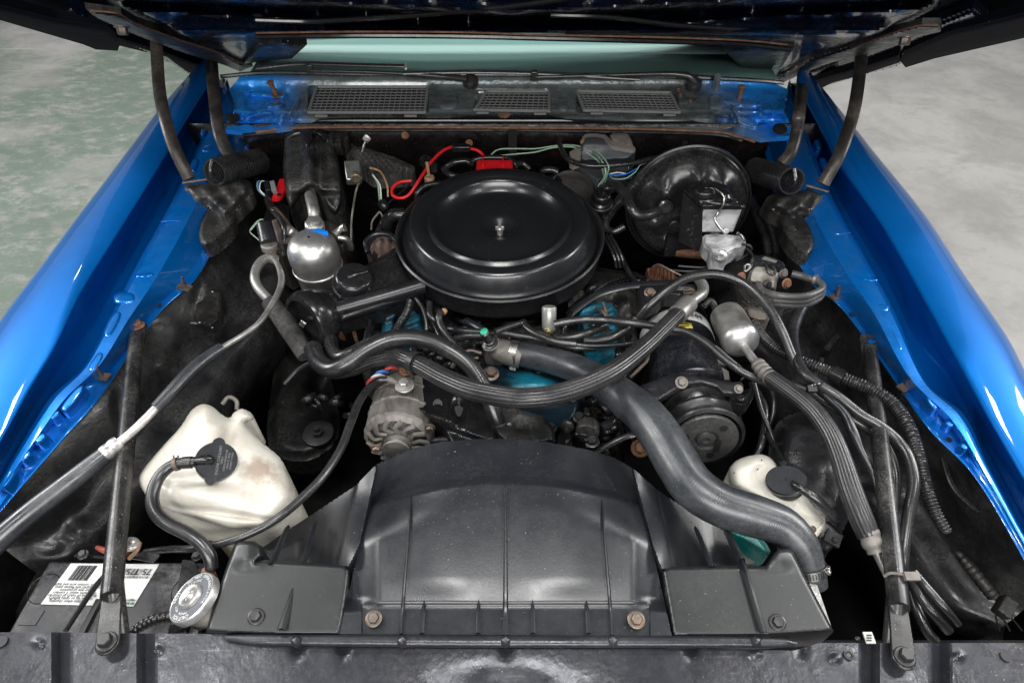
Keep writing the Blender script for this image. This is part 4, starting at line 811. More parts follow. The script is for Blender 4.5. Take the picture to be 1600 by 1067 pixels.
for nm, lb, mt, r_, pts in (
 ('washer_hose','black hose drooping in front of the wiper motor and clipped above the booster','rubber',4.2,V('Z8', [(130,140,-.02),(140,200,-.01),(180,262,.004),(280,298,.008),(400,302,.008),(540,290,.008),(680,262,.006),(800,238,.004),(880,232,.002),(960,245,-.002),(1020,270,-.01),(1090,300,-.03)])),
 ('washer_hose','thin white-edged hose above the brake booster','alu',1.8,V('Z8', [(900,222,.002),(980,235,0),(1040,255,-.01),(1078,290,-.02)])),
 ('yellow_wire','yellow-green wire curving toward the brake booster','greenwire',1,V('Z8', [(420,350,-.04),(450,378,-.035),(520,378,-.03),(580,340,-.02),(610,300,-.01),(650,285,-.01)])),
 ('blue_wire','thin blue wire below the wiper motor','bluesticker',1,V('Z8', [(400,330,-.03),(440,358,-.03),(520,352,-.025),(580,325,-.02),(610,300,-.01)])),
 ('pink_wire','short pale pink wire below the wiper motor','white',1,V('Z8', [(430,350,-.03),(480,342,-.026),(530,350,-.026)])),
 ('green_wire','pale green wire dropping from the wiper motor to the black valve','greenwire',1.6,V('Z8', [(340,220,0),(385,280,.012),(405,330,0),(398,375,-.02),(380,410,-.04)])),
 ('green_wire','second pale green wire just right of the dropping one','greenwire',1.3,V('Z8', [(300,190,.002),(370,230,.01),(420,300,.012),(415,350,-.01),(400,400,-.04)])),
 ('cable_end','thin black cable beside the wiper motor connector','rubber',1.4,V('Z8', [(540,300,-.02),(540,330,-.03),(530,350,-.04)])),
 ): one(nm, MB().tube(pts, r_, 10), M[mt], lb, 'hose' if 'hose' in nm else 'wire')
loomm = mat('corrugated_loom_plastic', (.012,.012,.013), .28, 0, rvar=.08, dust=.2)
one('wiring_loom', MB().tube(V('Z8', [(380,645,-.13),(440,560,-.09),(500,500,-.07),(560,430,-.05),(620,380,-.04)]), 10, 14, ring=(.0052, .20)), loomm, 'corrugated black loom rising behind the black valve left of the booster', 'wiring loom')
one('wiring_loom', MB().tube(V('Z8', [(540,380,-.06),(650,340,-.04),(760,300,-.03),(880,270,-.03),(1000,262,-.04)]), 9, 14, ring=(.0052, .20)), loomm, 'corrugated black loom running behind the top of the brake booster', 'wiring loom')
m = MB(); m.box(P(1072, 234, .008), (.014, .05, .004), (0, -.3, 1)); m.box(P(1070, 252, .012), (.02, .012, .006), (0, -.3, 1)); one('hose_clip', m, M['bolt_dark'], 'black clip holding the hose above the brake booster', 'clip', bev=.001)
# canister behind air cleaner
t = thing('vacuum_canister', 'round grey-black canister behind the right rear rim of the air cleaner', 'canister', tuple(P(892, 290, -.12)))
q = P(893, 296, -.065); MB().lathe(q, axv(q, 38, .2, -1), [(33,-30),(35,-6),(37,-4),(37,0),(34,3),(30,1),(10,5),(1,6)], 48, cap=False).out('can_body', mat('warm_black', (.03,.028,.027), .38, 0, rvar=.1, dust=.4), t, ang=50)
MB().lathe((862,284,-.055), axv(P(862,284,-.055), 50, -.4, -1), [(15,-8),(16,-2),(14,1),(10,0),(1,0)], 30).out('side_ring', M['gloss'], t)
# black valve
t = thing('vapour_valve', 'stacked black plastic valve with a hose stub left of the booster', 'valve', tuple(P(940, 320, -.1)))
q = P(939, 316, -.05); a = axv(q, 42, .1, -1)
MB().lathe(q, a, [(13,-22),(16,-14),(17,-4),(16,0),(17.5,1),(17.5,5),(14,7),(14,18),(12,20),(9,20),(8,24)], 32).out('valve_body', M['gloss'], t, ang=50)
MB().lathe(q, a, [(17.5,-4),(19,-3),(19,0),(17.5,1)], 32).out('valve_ring', M['bolt_dark'], t)
MB().tube([q + a * .03, q + a * .045 + Vector((.008, 0, 0)), q + a * .04 + Vector((.022, 0, 0))], 4, 10).out('valve_stub', M['gloss'], t)
one('booster_vacuum_hose', MB().tube(V('Z8', [(430,412,-.012),(480,430,-.0),(525,480,.004),(555,550,.0),(590,595,-.01),(650,598,-.015),(720,572,-.022)]), [7.5,7.5,8,8,8.5,8,7.5], 16), M['rubber'], 'thick black hose from the black valve to the brake booster check valve', 'hose')
one('hose_elbow', MB().tube([(945,345,-.11),(948,358,-.12),(960,362,-.12),(975,354,-.11)], [6, 6, 6, 6], 12), M['rubber'], 'short black elbow hose right of the air cleaner beneath the loom', 'hose')
for i, (dx, lb) in enumerate(((0, 'inner'), (6, 'middle'), (12, 'outer'))):
    one('vacuum_line', MB().tube([(942 + dx, 368, -.10), (952 + dx, 385, -.10), (960 + dx, 403, -.11), (963 + dx, 418, -.13)], 2.4, 8), M['rubber'], lb + ' of three thin black lines beside the right rim of the air cleaner', 'hose', group='lines beside the air cleaner')
# brake booster
t = thing('brake_booster', 'large round glossy black brake booster drum on the right firewall', 'brake booster', tuple(P(1080, 340, -.2)))
q = P(1078, 330, -.085); a = Vector((-.04, -1, .16)).normalized(); dm_ = dep(q) / FPX
m = MB()
prof_b = [(80,-60),(91,-34),(94,-26),(94.5,-21),(90,-18),(88,-12),(86,-4),(80,3),(72,8),(62,12),(52,13),(42,12),(30,14),(10,15),(1,15)]
m.lathe(q, a, [p_ for p0_, p1_ in zip(prof_b, prof_b[1:]) for p_ in (p0_, ((p0_[0] + p1_[0]) / 2, (p0_[1] + p1_[1]) / 2))] + [prof_b[-1]], 120, cap=False)
# pressed bosses in the drum face
vs = []
for v in m.v:
    v = Vector(v); d = v - q; h = d.dot(a); rr_ = (d - a * h).length / dm_; ang_ = math.degrees(math.atan2(d.x, d.z))
    if h > -.01 and rr_ < 86:
        f = 0
        for aa_, w_ in ((-50, 13), (-100, 12), (35, 14), (130, 16), (-150, 14), (0, 8)):
            dd = (ang_ - aa_ + 180) % 360 - 180; f += math.exp(-(dd / w_) ** 2) * math.exp(-((rr_ - 58) / 15) ** 2)
        v = v + a * (.016 * f)
    vs.append(v)
m.v = vs; m.out('drum', mat('booster_black', (.016,.016,.017), .24, .2, rvar=.06, dust=.35, bump2=.001, bs2=20), t, ang=70)
MB().lathe(q, a, [(95,-27),(98,-26),(98,-20),(95,-19)], 80, cap=False).out('drum_rim', M['satin'], t)
q2 = P(1040, 325, -.02); MB().lathe(q2, axv(q2, 25, .4, .3), [(11,-6),(12,-4),(12,0),(9,2),(8,0),(3,0),(2,-1),(.5,-1)], 28).out('check_valve', M['rubber'], t, ang=40)
MB().relief(V('Z8', [(760,640),(840,600),(900,640),(910,750),(980,760),(1000,800),(760,800)]), lambda x, y, s: -.13 + .004 * st(0, 4, s) - .0006*(y-360), .02, 1.8).out('mounting_plate', M['satin'], t)
MB().bolt((1055,354,-.10), a, 7).out('bolt', M['bolt_dark'], t)
MB().tube([(1056,392,-.16),(1090,396,-.16),(1130,398,-.16)], 9, 12).out('push_rod_boot', M['rust'], t)
# master cylinder
t = thing('master_cylinder', 'silver cast brake master cylinder with black lid and wire bail', 'master cylinder', tuple(P(1125, 370, -.1)))
tl, tr_, br_, bl_ = P(1075,298,.020), P(1138,294,.020), P(1162,323,.014), P(1098,323,.014)
dn = Vector((0, .12, -1))
MB().prism([tl, tr_, br_, bl_], h=.075, dirv=dn).out('reservoir', M['silver'], t, bev=.004)
def zlid(x, y, s): return .018 + .024 * (gs(x, y, 1104, 292, 12, 6) + gs(x, y, 1135, 302, 12, 8)) + .004 * st(0, 3, s) + .006 * gs(x, y, 1120, 312, 30, 3)
MB().relief([(1070,296),(1076,292),(1090,286),(1100,282),(1115,283),(1135,290),(1158,318),(1163,324),(1098,324),(1092,318)], zlid, .006, 1.3).out('lid', M['gloss'], t, ang=70)
MB().prism([bl_ + Vector((0, -.003, .002)), br_ + Vector((.001, -.003, .002)), br_ + Vector((.001, .003, .002)), bl_ + Vector((0, .003, .002))], h=.008, dirv=(0, 0, -1)).out('lid_flange', M['alu_bright'], t, bev=.001)
MB().prism([P(1071,297,.018), P(1098,324,.0135), P(1099,330,.005), P(1071,303,.005)], h=.004, dirv=(-1, -.2, 0)).out('side_seal', M['grime'], t)
sm = mat('oily_crust', (.005,.005,.005), .65, 0, col2=(.05,.05,.05), cs=90, cw=(.58,.72), bump=.0006, bs=130, spec=.08)
MB().prism([P(1071,300,.012), P(1098,326,.008), P(1097,370,-.055), P(1092,392,-.085), P(1064,377,-.06)], h=.006, dirv=(-1, -.2, .1)).out('crusted_side', sm, t)
MB().relief([(1098,370),(1112,366),(1150,368),(1162,372),(1166,384),(1160,390),(1148,392),(1138,398),(1134,408),(1122,411),(1112,404),(1108,392),(1100,384)], lambda x, y, s: -.062 + .010 * st(0, 5, s) + .004 * gs(x, y, 1150, 380, 6), .03, 1.4, smooth=2).out('bore_casting', M['silver'], t, ang=60)
q2 = P(1127, 401, -.048); a2 = axv(q2, 20, -.2, .4); MB().lathe(q2, a2, [(10,-4),(10,1),(8.5,2),(5,2.5),(3.5,1),(3,-1),(.5,-1)], 28, ).out('end_plug', M['alu_bright'], t, ang=40)
MB().tube([(1110,284,.045),(1118,294,.05),(1130,306,.045),(1130,320,.03),(1122,332,.012),(1117,343,.002),(1124,356,-.012),(1131,363,-.02)], 1.9, 10).out('wire_bail', M['zinc'], t)
MB().lathe((1134,361,-.02), (0, -1, .4), [(5,-3),(5,1),(3,2)], 12).out('bail_seat', M['silver'], t)
for pts in ([(1160,382,-.045),(1170,384,-.05),(1174,390,-.06),(1165,400,-.08),(1140,412,-.1),(1100,418,-.12),(1060,416,-.13)], [(1163,376,-.04),(1158,368,-.035),(1152,364,-.03)], [(1150,405,-.08),(1130,416,-.11),(1080,424,-.13),(1030,420,-.14)], [(1166,388,-.05),(1176,400,-.07),(1180,410,-.08)]):
    MB().tube(pts, 2.2, 8).out('brake_line', M['bolt_dark'] if pts[0][0] != 1163 else M['zinc'], t)
for i, (pts, lb) in enumerate((([(1172,310,-.12),(1186,340,-.12),(1198,370,-.13),(1204,400,-.14)], 'thick black hose behind the right side of the brake booster'), ([(1190,330,-.1),(1205,350,-.1),(1214,375,-.11),(1216,400,-.12)], 'black hose below the right hood hinge'))):
    one('heater_hose', MB().tube(pts, [8, 9, 9, 8], 12), M['rubber'], lb, 'hose')
one('thin_cable', MB().tube([(1020,417,-.1),(1030,414,-.09),(1050,424,-.09),(1075,436,-.1)], 2, 8), M['boltm'], 'braided thin cable below the brake booster', 'cable')
one('throttle_bracket', MB().relief([(1010,420),(1030,414),(1050,425),(1066,440),(1060,448),(1030,440),(1015,436)], lambda x, y, s: -.13 + .006 * math.sin(x), .02, 2), M['rust'], 'rusty bracket below the brake booster', 'bracket')

# ================================================================ ENGINE
eng = thing('engine_block', 'teal painted engine showing in patches beneath hoses and brackets', 'engine', tuple(P(790, 560, -.5)))
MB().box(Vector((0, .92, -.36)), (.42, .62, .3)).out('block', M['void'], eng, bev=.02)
for poly in ([(603,474),(624,471),(620,500),(610,532),(596,532)], [(636,476),(652,484),(660,500),(656,530),(628,528)], [(900,490),(922,474),(958,474),(966,500),(962,545),(938,570),(915,560),(910,520)]):
    MB().relief(poly, lambda x, y, s: -.115 + .018 * st(0, 6, s) + .006 * math.sin(y * .3 + x * .12) - .010 * gs(x, y, 930, 510, 12, 8), .12, 1.6, smooth=2).out('cylinder_head', M['teal'], eng, ang=60)
MB().relief([(585,455),(680,455),(720,500),(700,590),(600,610),(560,560)], lambda x, y, s: -.17 + .03 * st(0, 14, s) + .012 * math.sin(x * .13) * math.sin(y * .11), .12, 3).out('valve_cover', M['grime'], eng, ang=60)
MB().relief([(880,440),(990,440),(1010,560),(960,640),(890,620),(870,520)], lambda x, y, s: -.165 + .03 * st(0, 14, s) + .012 * math.sin(x * .13) * math.sin(y * .11), .12, 3).out('valve_cover', M['grime'], eng, ang=60)
MB().tube([(641,470,-.06),(636,488,-.065),(624,508,-.07),(612,530,-.08)], 7, 14, ring=(.0052, .2)).out('spark_lead_loom', loomm, eng)
MB().tube([(578,500,-.09),(577,515,-.09),(575,532,-.09)], [4,4,5], 10).out('dipstick_tube', M['gloss'], eng)
rq = random.Random(17)
for kx, (x0, x1, y0, y1, z0) in enumerate(((890,985,622,700,-.13),(905,990,640,690,-.11),(470,560,600,660,-.26),(690,760,500,560,-.12),(640,700,540,580,-.10),(880,1000,450,560,-.12))):
    for q_ in range(10):
        xa_, ya_ = rq.uniform(x0, x1), rq.uniform(y0, y1); an_ = rq.uniform(0, 6.28); l_ = rq.uniform(10, 30)
        MB().tube([(xa_, ya_, z0), (xa_ + l_ * math.cos(an_) * .5, ya_ + l_ * math.sin(an_) * .4, z0 + .015), (xa_ + l_ * math.cos(an_), ya_ + l_ * math.sin(an_) * .8, z0 - .01)], rq.uniform(2.5, 6), 10).out('engine_pipe', M[rq.choice(('grime', 'gloss', 'rubber', 'bolt_dark', 'satin'))], eng)
MB().lathe((917,678,-.09), axv(P(917,678,-.09), 45, -.1, .6), [(18,-20),(19,-4),(17,0),(1,2)], 28).out('pump_canister', M['grime'], eng)
MB().lathe((886,668,-.085), axv(P(886,668,-.085), 40, -.1, .6), [(10,-10),(11,-2),(8,0),(4,1),(4,7),(2,8)], 20).out('pump_stud', M['bolt_dark'], eng)
MB().tube([(940,668,-.09),(955,660,-.09),(965,648,-.1)], [7,8,6], 12).out('pump_pipe', M['gloss'], eng)
MB().relief([(700,500),(760,505),(850,500),(880,520),(885,560),(850,600),(760,600),(710,570)], lambda x, y, s: -.15 + .03 * st(0, 16, s) + .012 * math.sin(x * .17) * math.cos(y * .2), .1, 2.6, smooth=2).out('intake_manifold', M['grime'], eng, ang=60)
MB().relief([(745,565),(800,560),(860,578),(905,600),(915,640),(895,672),(850,692),(790,696),(752,680),(740,620)], lambda x, y, s: -.135 + .03 * st(0, 18, s) + .012 * gs(x, y, 835, 597, 26, 9) - .01 * gs(x, y, 860, 640, 14, 14) + .01 * gs(x, y, 800, 680, 10, 8), .1, 2.4, smooth=3).out('water_pump_housing', mat('navy_paint_teal_patch', (.004,.018,.030), .32, .2, col2=(.005,.008,.012), cs=9, stains=[(P(836,596,-.10), .05, (.005,.15,.22), .85)], bump=.0006, bs=120, rvar=.12), eng, ang=70)  # dark navy base with one teal patch towards the rear
for (x, y, z, r_) in ((767,584,-.085,9),(893,618,-.1,8),(930,600,-.1,7),(946,540,-.11,5),(700,560,-.11,6),(860,668,-.1,7),(915,668,-.09,10),(905,652,-.09,7),(925,690,-.1,8)):
    MB().bolt((x, y, z), axv(P(x, y, z), 30, 0, -.3), r_).out('bolt', M['boltm'] if x in (767, 700) else M['bolt_dark'], eng)
MB().relief([(870,640),(900,622),(950,640),(975,670),(960,710),(900,700),(872,680)], lambda x, y, s: -.16 + .02 * st(0, 10, s) + .01 * math.sin(x * .3) * math.sin(y * .33), .08, 2.4, smooth=2).out('accessory_bracket', M['grime'], eng)
MB().relief([(772,612),(800,604),(812,640),(850,650),(868,690),(790,692),(770,660)], lambda x, y, s: -.085 + .008 * st(0, 5, s) - .01 * gs(x, y, 812, 668, 9), .03, 2, smooth=2).out('pump_cover', M['grime'], eng, ang=60)
MB().relief([(872,680),(886,655),(896,700),(868,706)], lambda x, y, s: -.12, .02, 2).out('bracket_arm', M['satin'], eng)
MB().relief(V('Y4', [(200,590),(190,540),(240,515),(350,512),(360,540),(260,600)]), lambda x, y, s: -.095 + .006 * st(0, 3, s) - .0, .04, 1.6).out('head_end_tab', M['teal'], eng)
MB().relief(V('Y4', [(360,600),(400,615),(400,655),(360,650)]), lambda x, y, s: -.11, .04, 1.6).out('head_end_tab', M['teal'], eng)
MB().lathe(V('Y4', [(310,425,-.10)])[0], (0, -.3, 1), [(9, -8), (10, 0), (7, 3), (3, 5), (1, 8)], 14).out('stud_nut', M['bolt_dark'], eng)
MB().tube(V('Y4', [(250,290,-.08),(290,310,-.075),(320,350,-.08),(290,260,-.07)]), 3, 8).out('spark_plug_clip', M['boltm'], eng)
MB().relief(V('Y2', [(720,830),(760,810),(795,850),(790,900),(750,890)]), lambda x, y, s: -.2, .02, 1.6).out('heat_shield', M['rust'], eng)
MB().relief(V('Y2', [(840,870),(870,880),(890,950),(870,950)]), lambda x, y, s: -.2, .02, 1.6).out('heat_shield', M['rust'], eng)
# carburettor plumbing just in front of the cleaner
for pts, r_, mt, lb in (
 (V('Y3', [(480,20,-.06),(530,90,-.07),(560,180,-.08),(560,250,-.09)]), 4, 'rubber', 'leftmost thin black line dropping in front of the air cleaner'),
 (V('Y3', [(585,60,-.05),(585,140,-.05),(620,180,-.055),(650,170,-.06)]), 5, 'rubber', 'black vacuum hose bend in front of the air cleaner, left'),
 (V('Y3', [(680,115,-.05),(650,145,-.04),(655,200,-.045),(700,280,-.05),(780,370,-.06),(860,460,-.08)]), 5.5, 'rubber', 'black vacuum hose with a tan end in front of the air cleaner'),
 (V('Y3', [(720,240,-.07),(820,255,-.06),(940,262,-.055)]), 6, 'plastic', 'grey-black hose joining the green-capped sensor from the left'),
 (V('Y3', [(760,310,-.07),(850,290,-.06),(960,285,-.055)]), 6, 'rubber', 'lower black hose joining the green-capped sensor from the left'),
 (V('Y3', [(840,190,-.07),(900,220,-.06),(960,255,-.055)]), 7, 'plastic', 'short grey hose from under the cleaner to the green-capped sensor'),
 (V('Y3', [(1040,262,-.04),(1120,230,-.04),(1200,205,-.04),(1240,190,-.045)]), 5, 'rubber', 'grey hose rising right from the green-capped sensor'),
 (V('Y3', [(1230,205,-.045),(1290,255,-.04),(1380,300,-.035),(1480,330,-.035),(1600,345,-.035)]), 6, 'rubber', 'upper black hose running right below the air cleaner'),
 (V('Y3', [(1040,255,-.05),(1150,275,-.05),(1300,300,-.05),(1420,330,-.05),(1600,372,-.05),(1700,370,-.05)]), 5, 'rubber', 'long black hose running right from the green-capped sensor'),
 (V('Y4', [(20,380,-.03),(110,362,-.025),(200,352,-.02),(300,355,-.02),(400,366,-.015),(500,378,-.012),(640,402,-.005),(750,420,.0),(860,480,.0),(950,560,-.005),(1060,640,-.01),(1160,690,-.02),(1260,740,-.04)]), 6.3, 'rubber', 'long black hose crossing over the compressor label toward the right side'),
 (V('Y4', [(0,462,-.05),(100,485,-.045),(230,500,-.045),(400,492,-.045),(520,470,-.05),(620,440,-.05),(720,430,-.055)]), 4, 'plastic', 'thin grey pipe running to the compressor under the ribbed hose'),
 (V('Y4', [(20,460,-.06),(110,455,-.055),(200,430,-.05),(300,390,-.05)]), 7, 'rubber', 'black hose crossing the right teal cylinder head'),
 (V('Y4', [(480,345,-.02),(430,400,-.035),(350,450,-.045),(270,470,-.055),(190,470,-.06)]), 7, 'rubber', 'black hose curving under from the upper hose bend'),
 (V('Y4', [(860,465,.0),(930,510,-.004),(1000,570,-.01),(1060,620,-.015),(1085,660,-.02),(1060,690,-.03)]), 2, 'rubber', 'thin black wire looping beside the compressor bracket'),
 (V('Y4', [(1130,700,-.12),(1170,850,-.13),(1215,960,-.14),(1250,1060,-.16)]), 4, 'rubber', 'thin black cable dropping right of the compressor pulley'),
 (V('Y4', [(1225,730,-.14),(1240,800,-.16),(1235,880,-.18),(1210,960,-.2)]), 4, 'rubber', 'second thin cable dropping right of the compressor pulley'),
 ): one('vacuum_hose', MB().tube(pts, r_, 12), M[mt], lb, 'hose')
one('hose_end_tan', MB().lathe(V('Y3', [(683,118,-.045)])[0], axv(P(693,486,-.045), 60, .8, -.6), [(5, -4), (5.5, 0), (4, 4), (1, 5)], 12), M['tan'], 'tan end of a small vacuum hose under the air cleaner', 'fitting')
m = MB(); m.lathe((858,514,-.06), axv(P(858,514,-.06), 75, 0, -1), [(9,-2),(11,2),(11.5,34),(10,36)], 24); t = one('vacuum_solenoid', m, mat('pale_grey_can', (.30,.30,.28), .4, .5, dust=.4), 'pale grey cylinder hanging below the front of the air cleaner', 'solenoid')
m = MB(); m.lathe((857,517,-.058), axv(P(857,517,-.058), 40, 0, 1), [(8,-2),(8,2),(4,4),(3,6)], 16); one('brass_fitting', m, mat('brass_dull', (.32,.27,.14), .4, .7), 'dull brass fitting below the front of the air cleaner', 'fitting', bev=.001)
# thermostat housing + sensor
t = thing('thermostat_housing', 'cast water outlet with a green-capped sensor at the start of the radiator hose', 'housing', tuple(P(780, 560, -.14)))
MB().tube([(775,560,-.12),(780,548,-.09),(795,552,-.078),(815,558,-.08)], [18,19,19,18], 24, step=.006).out('outlet_casting', M['cast'], t)
q = P(763, 530, -.052); a = axv(q, 42, -.45, -.8)
MB().lathe(q, a, [(12,-16),(13,-12),(13,-8),(10,-7),(10,-3),(8,-2),(7.5,8),(8,9),(8,18),(6,20)], 26).out('sensor_body', M['rubber'], t, ang=40)
MB().lathe(q, a, [(12,-15),(14.5,-14),(14.5,-11),(12,-10)], 24).out('sensor_collar', M['cast'], t)
MB().lathe(q + a * .021, a, [(6.5,0),(6.5,3),(5,4.5),(1,5)], 20).out('green_cap', M['green'], t)
def clamp(c, axis, r_, w_, screw, parent=None, label=None, group='hose clamps'):
    cc = pt(c); t = thing('hose_clamp', label, 'clamp', tuple(cc), group)
    MB().lathe(cc, axis, [(r_, -w_), (r_ + .8, -w_), (r_ + .8, w_), (r_, w_)], 48, cap=False).out('band', M['zinc'], t, ang=30)
    k_ = dep(cc) / FPX; a = Vector(axis).normalized(); u = axv(cc, 90, *screw); u = (u - a * u.dot(a)).normalized(); v = a.cross(u)
    q_ = cc + u * (r_ + 2.5) * k_
    MB().box(q_, (w_ * 1.7 * k_, 9 * k_, 5 * k_), u, v).out('screw_housing', M['zinc'], t, bev=.0006)
    MB().lathe(q_ + v * 4 * k_, v, [(2.4, 0), (3.6, 1), (3.6, 4.5), (2.6, 5)], 8).out('screw', M['zinc'], t)
    for j in range(-6, 7):
        e = (w_ and 1); an = j * .16 + .9; d_ = (u * math.cos(an) + v * math.sin(an)); MB().box(cc + d_ * (r_ + .9) * k_, (w_ * 1.3 * k_, 1.4 * k_, .5 * k_), d_, v).out('slot', M['black'], t)
    return t
# upper radiator hose
rp = [(799,550,-.080),(844,559,-.076),(898,575,-.06),(935,594,-.04),(975,622,-.015),(1010,652,.0),(1037,688,.008),(1057,722,.010),(1083,760,.010),(1125,788,.008),(1180,806,.004),(1222,822,-.002),(1250,850,-.012),(1264,885,-.03),(1270,915,-.05)]
one('radiator_hose', MB().tube(rp, [20,21,22,25,29,32,33.5,34.5,35,34,33,31,28,24,22], 40, ring=(.0030, .002), step=.003), M['rubber_blue'], 'fat grey-blue upper radiator hose snaking over the right side of the fan shroud', 'hose')
clamp((806,552,-.079), P(844,559,-.076) - P(799,550,-.080), 22, 6, (0.1, 1), label='worm clamp where the radiator hose meets the thermostat housing')
clamp((1264,889,-.032), P(1270,915,-.05) - P(1264,885,-.03), 26, 7, (1, .4), label='worm clamp at the lower end of the radiator hose beside the shroud')
# ribbed A/C hose
ribm = mat('ribbed_rubber', (.018,.018,.019), .30, 0, rvar=.08, dust=.15)
rib1 = [(1068,482,-.010),(1035,515,.004),(1000,548,.016),(950,585,.034),(890,611,.044),(820,622,.044),(750,613,.028),(700,594,.008),(655,570,-.015),(618,556,-.03),(585,560,-.04),(551,573,-.055),(522,578,-.07),(500,570,-.09)]
t = thing('ribbed_hose', 'long ribbed black rubber hose swooping across the front of the engine', 'hose', tuple(P(820, 622, .0)))
MB().tube(rib1, [13,13.5,14.5,16,16.5,16.5,16.5,16,15,15,15,14.5,14,13], rib=(15, .06), step=.006).out('hose_body', ribm, t, ang=25)
MB().tube([(1058,492,-.006),(1068,482,-.010),(1076,474,-.014)], [15.5,15.5,14.5], 28, step=.004).out('crimped_ferrule', M['alu'], t)
MB().tube([(1074,476,-.014),(1086,467,-.018),(1097,458,-.024),(1098,446,-.034),(1090,436,-.05)], [8,8.5,9,8.5,7], 18).out('metal_pipe', M['alu'], t)
MB().lathe((649,567,-.017), P(618,556,-.03) - P(655,570,-.015), [(17.5,-6),(18.5,-6),(18.5,6),(17.5,6)], 36, cap=False).out('support_clamp', M['bolt_dark'], t)
MB().tube([(636,562,-.01),(642,580,-.02),(646,592,-.04)], 2.5, 8).out('clamp_leg', M['bolt_dark'], t)
# heater hoses
one('heater_hose', MB().tube([(489,545,-.06),(498,565,-.045),(517,577,-.03),(540,570,-.018),(571,547,-.006),(605,531,.0),(640,527,.002),(670,532,.0),(699,545,-.006),(728,565,-.018),(748,592,-.035),(765,625,-.055),(776,658,-.08),(781,680,-.1)], [14,14,14,13.5,13.5,13.5,13.5,13.5,13.5,13.5,13.5,13,13,13], 24), M['rubber'], 'smooth black heater hose arching from under the snorkel to the water pump', 'hose')
clamp((779,666,-.088), (P(781,680,-.1) - P(772,645,-.07)), 14.5, 5, (1, 0), label='worm clamp at the water pump end of the smooth heater hose')
one('heater_hose', MB().tube([(517,532,-.075),(520,549,-.06),(531,558,-.045),(550,552,-.035),(580,537,-.028),(600,530,-.028)], 11, 18), M['rubber'], 'shorter black hose tucked behind the smooth heater hose under the snorkel', 'hose')
foamm = mat('crumbling_foam_sleeve', (.022,.021,.021), .8, 0, col2=(.006,.006,.006), cs=40, bump=.004, bs=60, dust=.5)
one('foam_wrapped_line', MB().tube([(421,471,-.06),(438,493,-.07),(458,523,-.085),(478,556,-.10)], [13,15,15,13], 18), foamm, 'cracked black foam sleeve running down left of the snorkel bell', 'pipe')
one('metal_return_pipe', MB().tube([(434,407,-.06),(418,404,-.05),(405,413,-.045),(398,432,-.045),(404,450,-.05),(420,468,-.058)], 7.5, 18), M['alu'], 'bent bare aluminium U-shaped pipe left of the accumulator can', 'pipe')
# alternator
t = thing('alternator', 'dusty cast alternator with finned front behind the left top of the shroud', 'alternator', tuple(P(622, 690, -.16)))
ca = PY(622, 690, .615); aa = Vector((-.03, -1, .12)).normalized()
mod = lambda th, r_, h: 1 + .012 * math.cos(th * 24) if r_ > 45 else 1
MB().lathe(ca, aa, [(38,-122),(50,-116),(53,-104),(54,-84),(55.5,-82),(55.5,-79),(54,-77),(54,-50),(56,-48),(56,-45),(54.5,-43),(54,-14),(55,-12),(54,-6),(50,-2),(47,0),(45,-6),(26,-6),(26,2),(12,3)], 96, mod=mod, cap=False).out('housing', M['cast'], t, ang=30)
k_ = dep(ca) / FPX; u = Vector((1, 0, 0)); u = (u - aa * u.dot(aa)).normalized(); v = aa.cross(u)
for j in range(14):
    an = 2 * math.pi * j / 14; d_ = u * math.cos(an) + v * math.sin(an); e_ = u * math.cos(an + .22) + v * math.sin(an + .22)
    MB().tube([ca + d_ * 24 * k_ + aa * 2 * k_, ca + e_ * 36 * k_ + aa * 4 * k_, ca + d_ * 48 * k_ + aa * 1 * k_], [3.4, 3.8, 4.4], 6, step=.01).out('front_fin', M['cast'], t)
MB().lathe(ca, aa, [(22,4),(22,9),(17,10),(17,16),(22,17),(22,20),(10,21)], 40).out('pulley', M['alu'], t, ang=30)
for (x, y) in ((672,668),(588,700),(640,712)): MB().bolt((x, y, -.075), axv(P(x, y, -.075), 50, 0, .6), 6).out('case_bolt', M['boltm'], t)
q = P(632, 601, -.04); a = axv(q, 40, -.1, -.5)
t = thing('battery_cable', 'black battery cable curving from the alternator stud to the battery', 'cable', tuple(q))
MB().lathe(q, a, [(14.5,-3),(15,-1),(14,0),(8,1),(8,2)], 28).out('ring_terminal', M['alu'], t, ang=30)
MB().lathe(q, a, [(8,1),(8,8),(6.5,9.5),(1,10)], 6).out('terminal_nut', M['alu'], t, ang=30)
MB().tube([(622,599,-.042),(611,594,-.045),(602,592,-.046)], [4.5,6,5.5], 14).out('lug', M['cast'], t)
MB().tube([(606,593,-.045),(590,595,-.045),(575,608,-.04),(561,628,-.03),(548,660,-.02),(533,700,-.01),(508,740,.0),(478,772,.006),(440,805,.01),(398,830,.008),(350,848,.0),(300,857,-.02),(262,858,-.05),(228,862,-.07)], [5.5,5.6,6,6.2,6.5,6.6,6.8,6.8,6.8,6.5,6,5.5,5.5,5.5], 18).out('cable', M['rubber'], t)
for (x, y, mt) in ((580,596,'redwire'),(586,590,'white'),(592,584,'bluesticker'),(606,578,'redwire')):
    one('field_wire', MB().tube([(x - 6, y + 10, -.07), (x - 4, y, -.055), (x + 6, y - 4, -.05), (x + 14, y - 2, -.06)], 2.6, 8), mat('faded_' + mt, tuple(c_ * .6 + .03 for c_ in M[mt].node_tree.nodes['Principled BSDF'].inputs['Base Color'].default_value[:3]), .5, 0), {580: 'faded red wire at the back of the alternator', 586: 'faded white wire at the back of the alternator', 592: 'faded blue wire at the back of the alternator', 606: 'red wire nearest the ribbed hose at the back of the alternator'}[x], 'wire')
t = thing('alternator_bracket', 'broad glossy black curved bracket between the alternator and the heater hose', 'bracket', tuple(P(700, 640, -.14)))
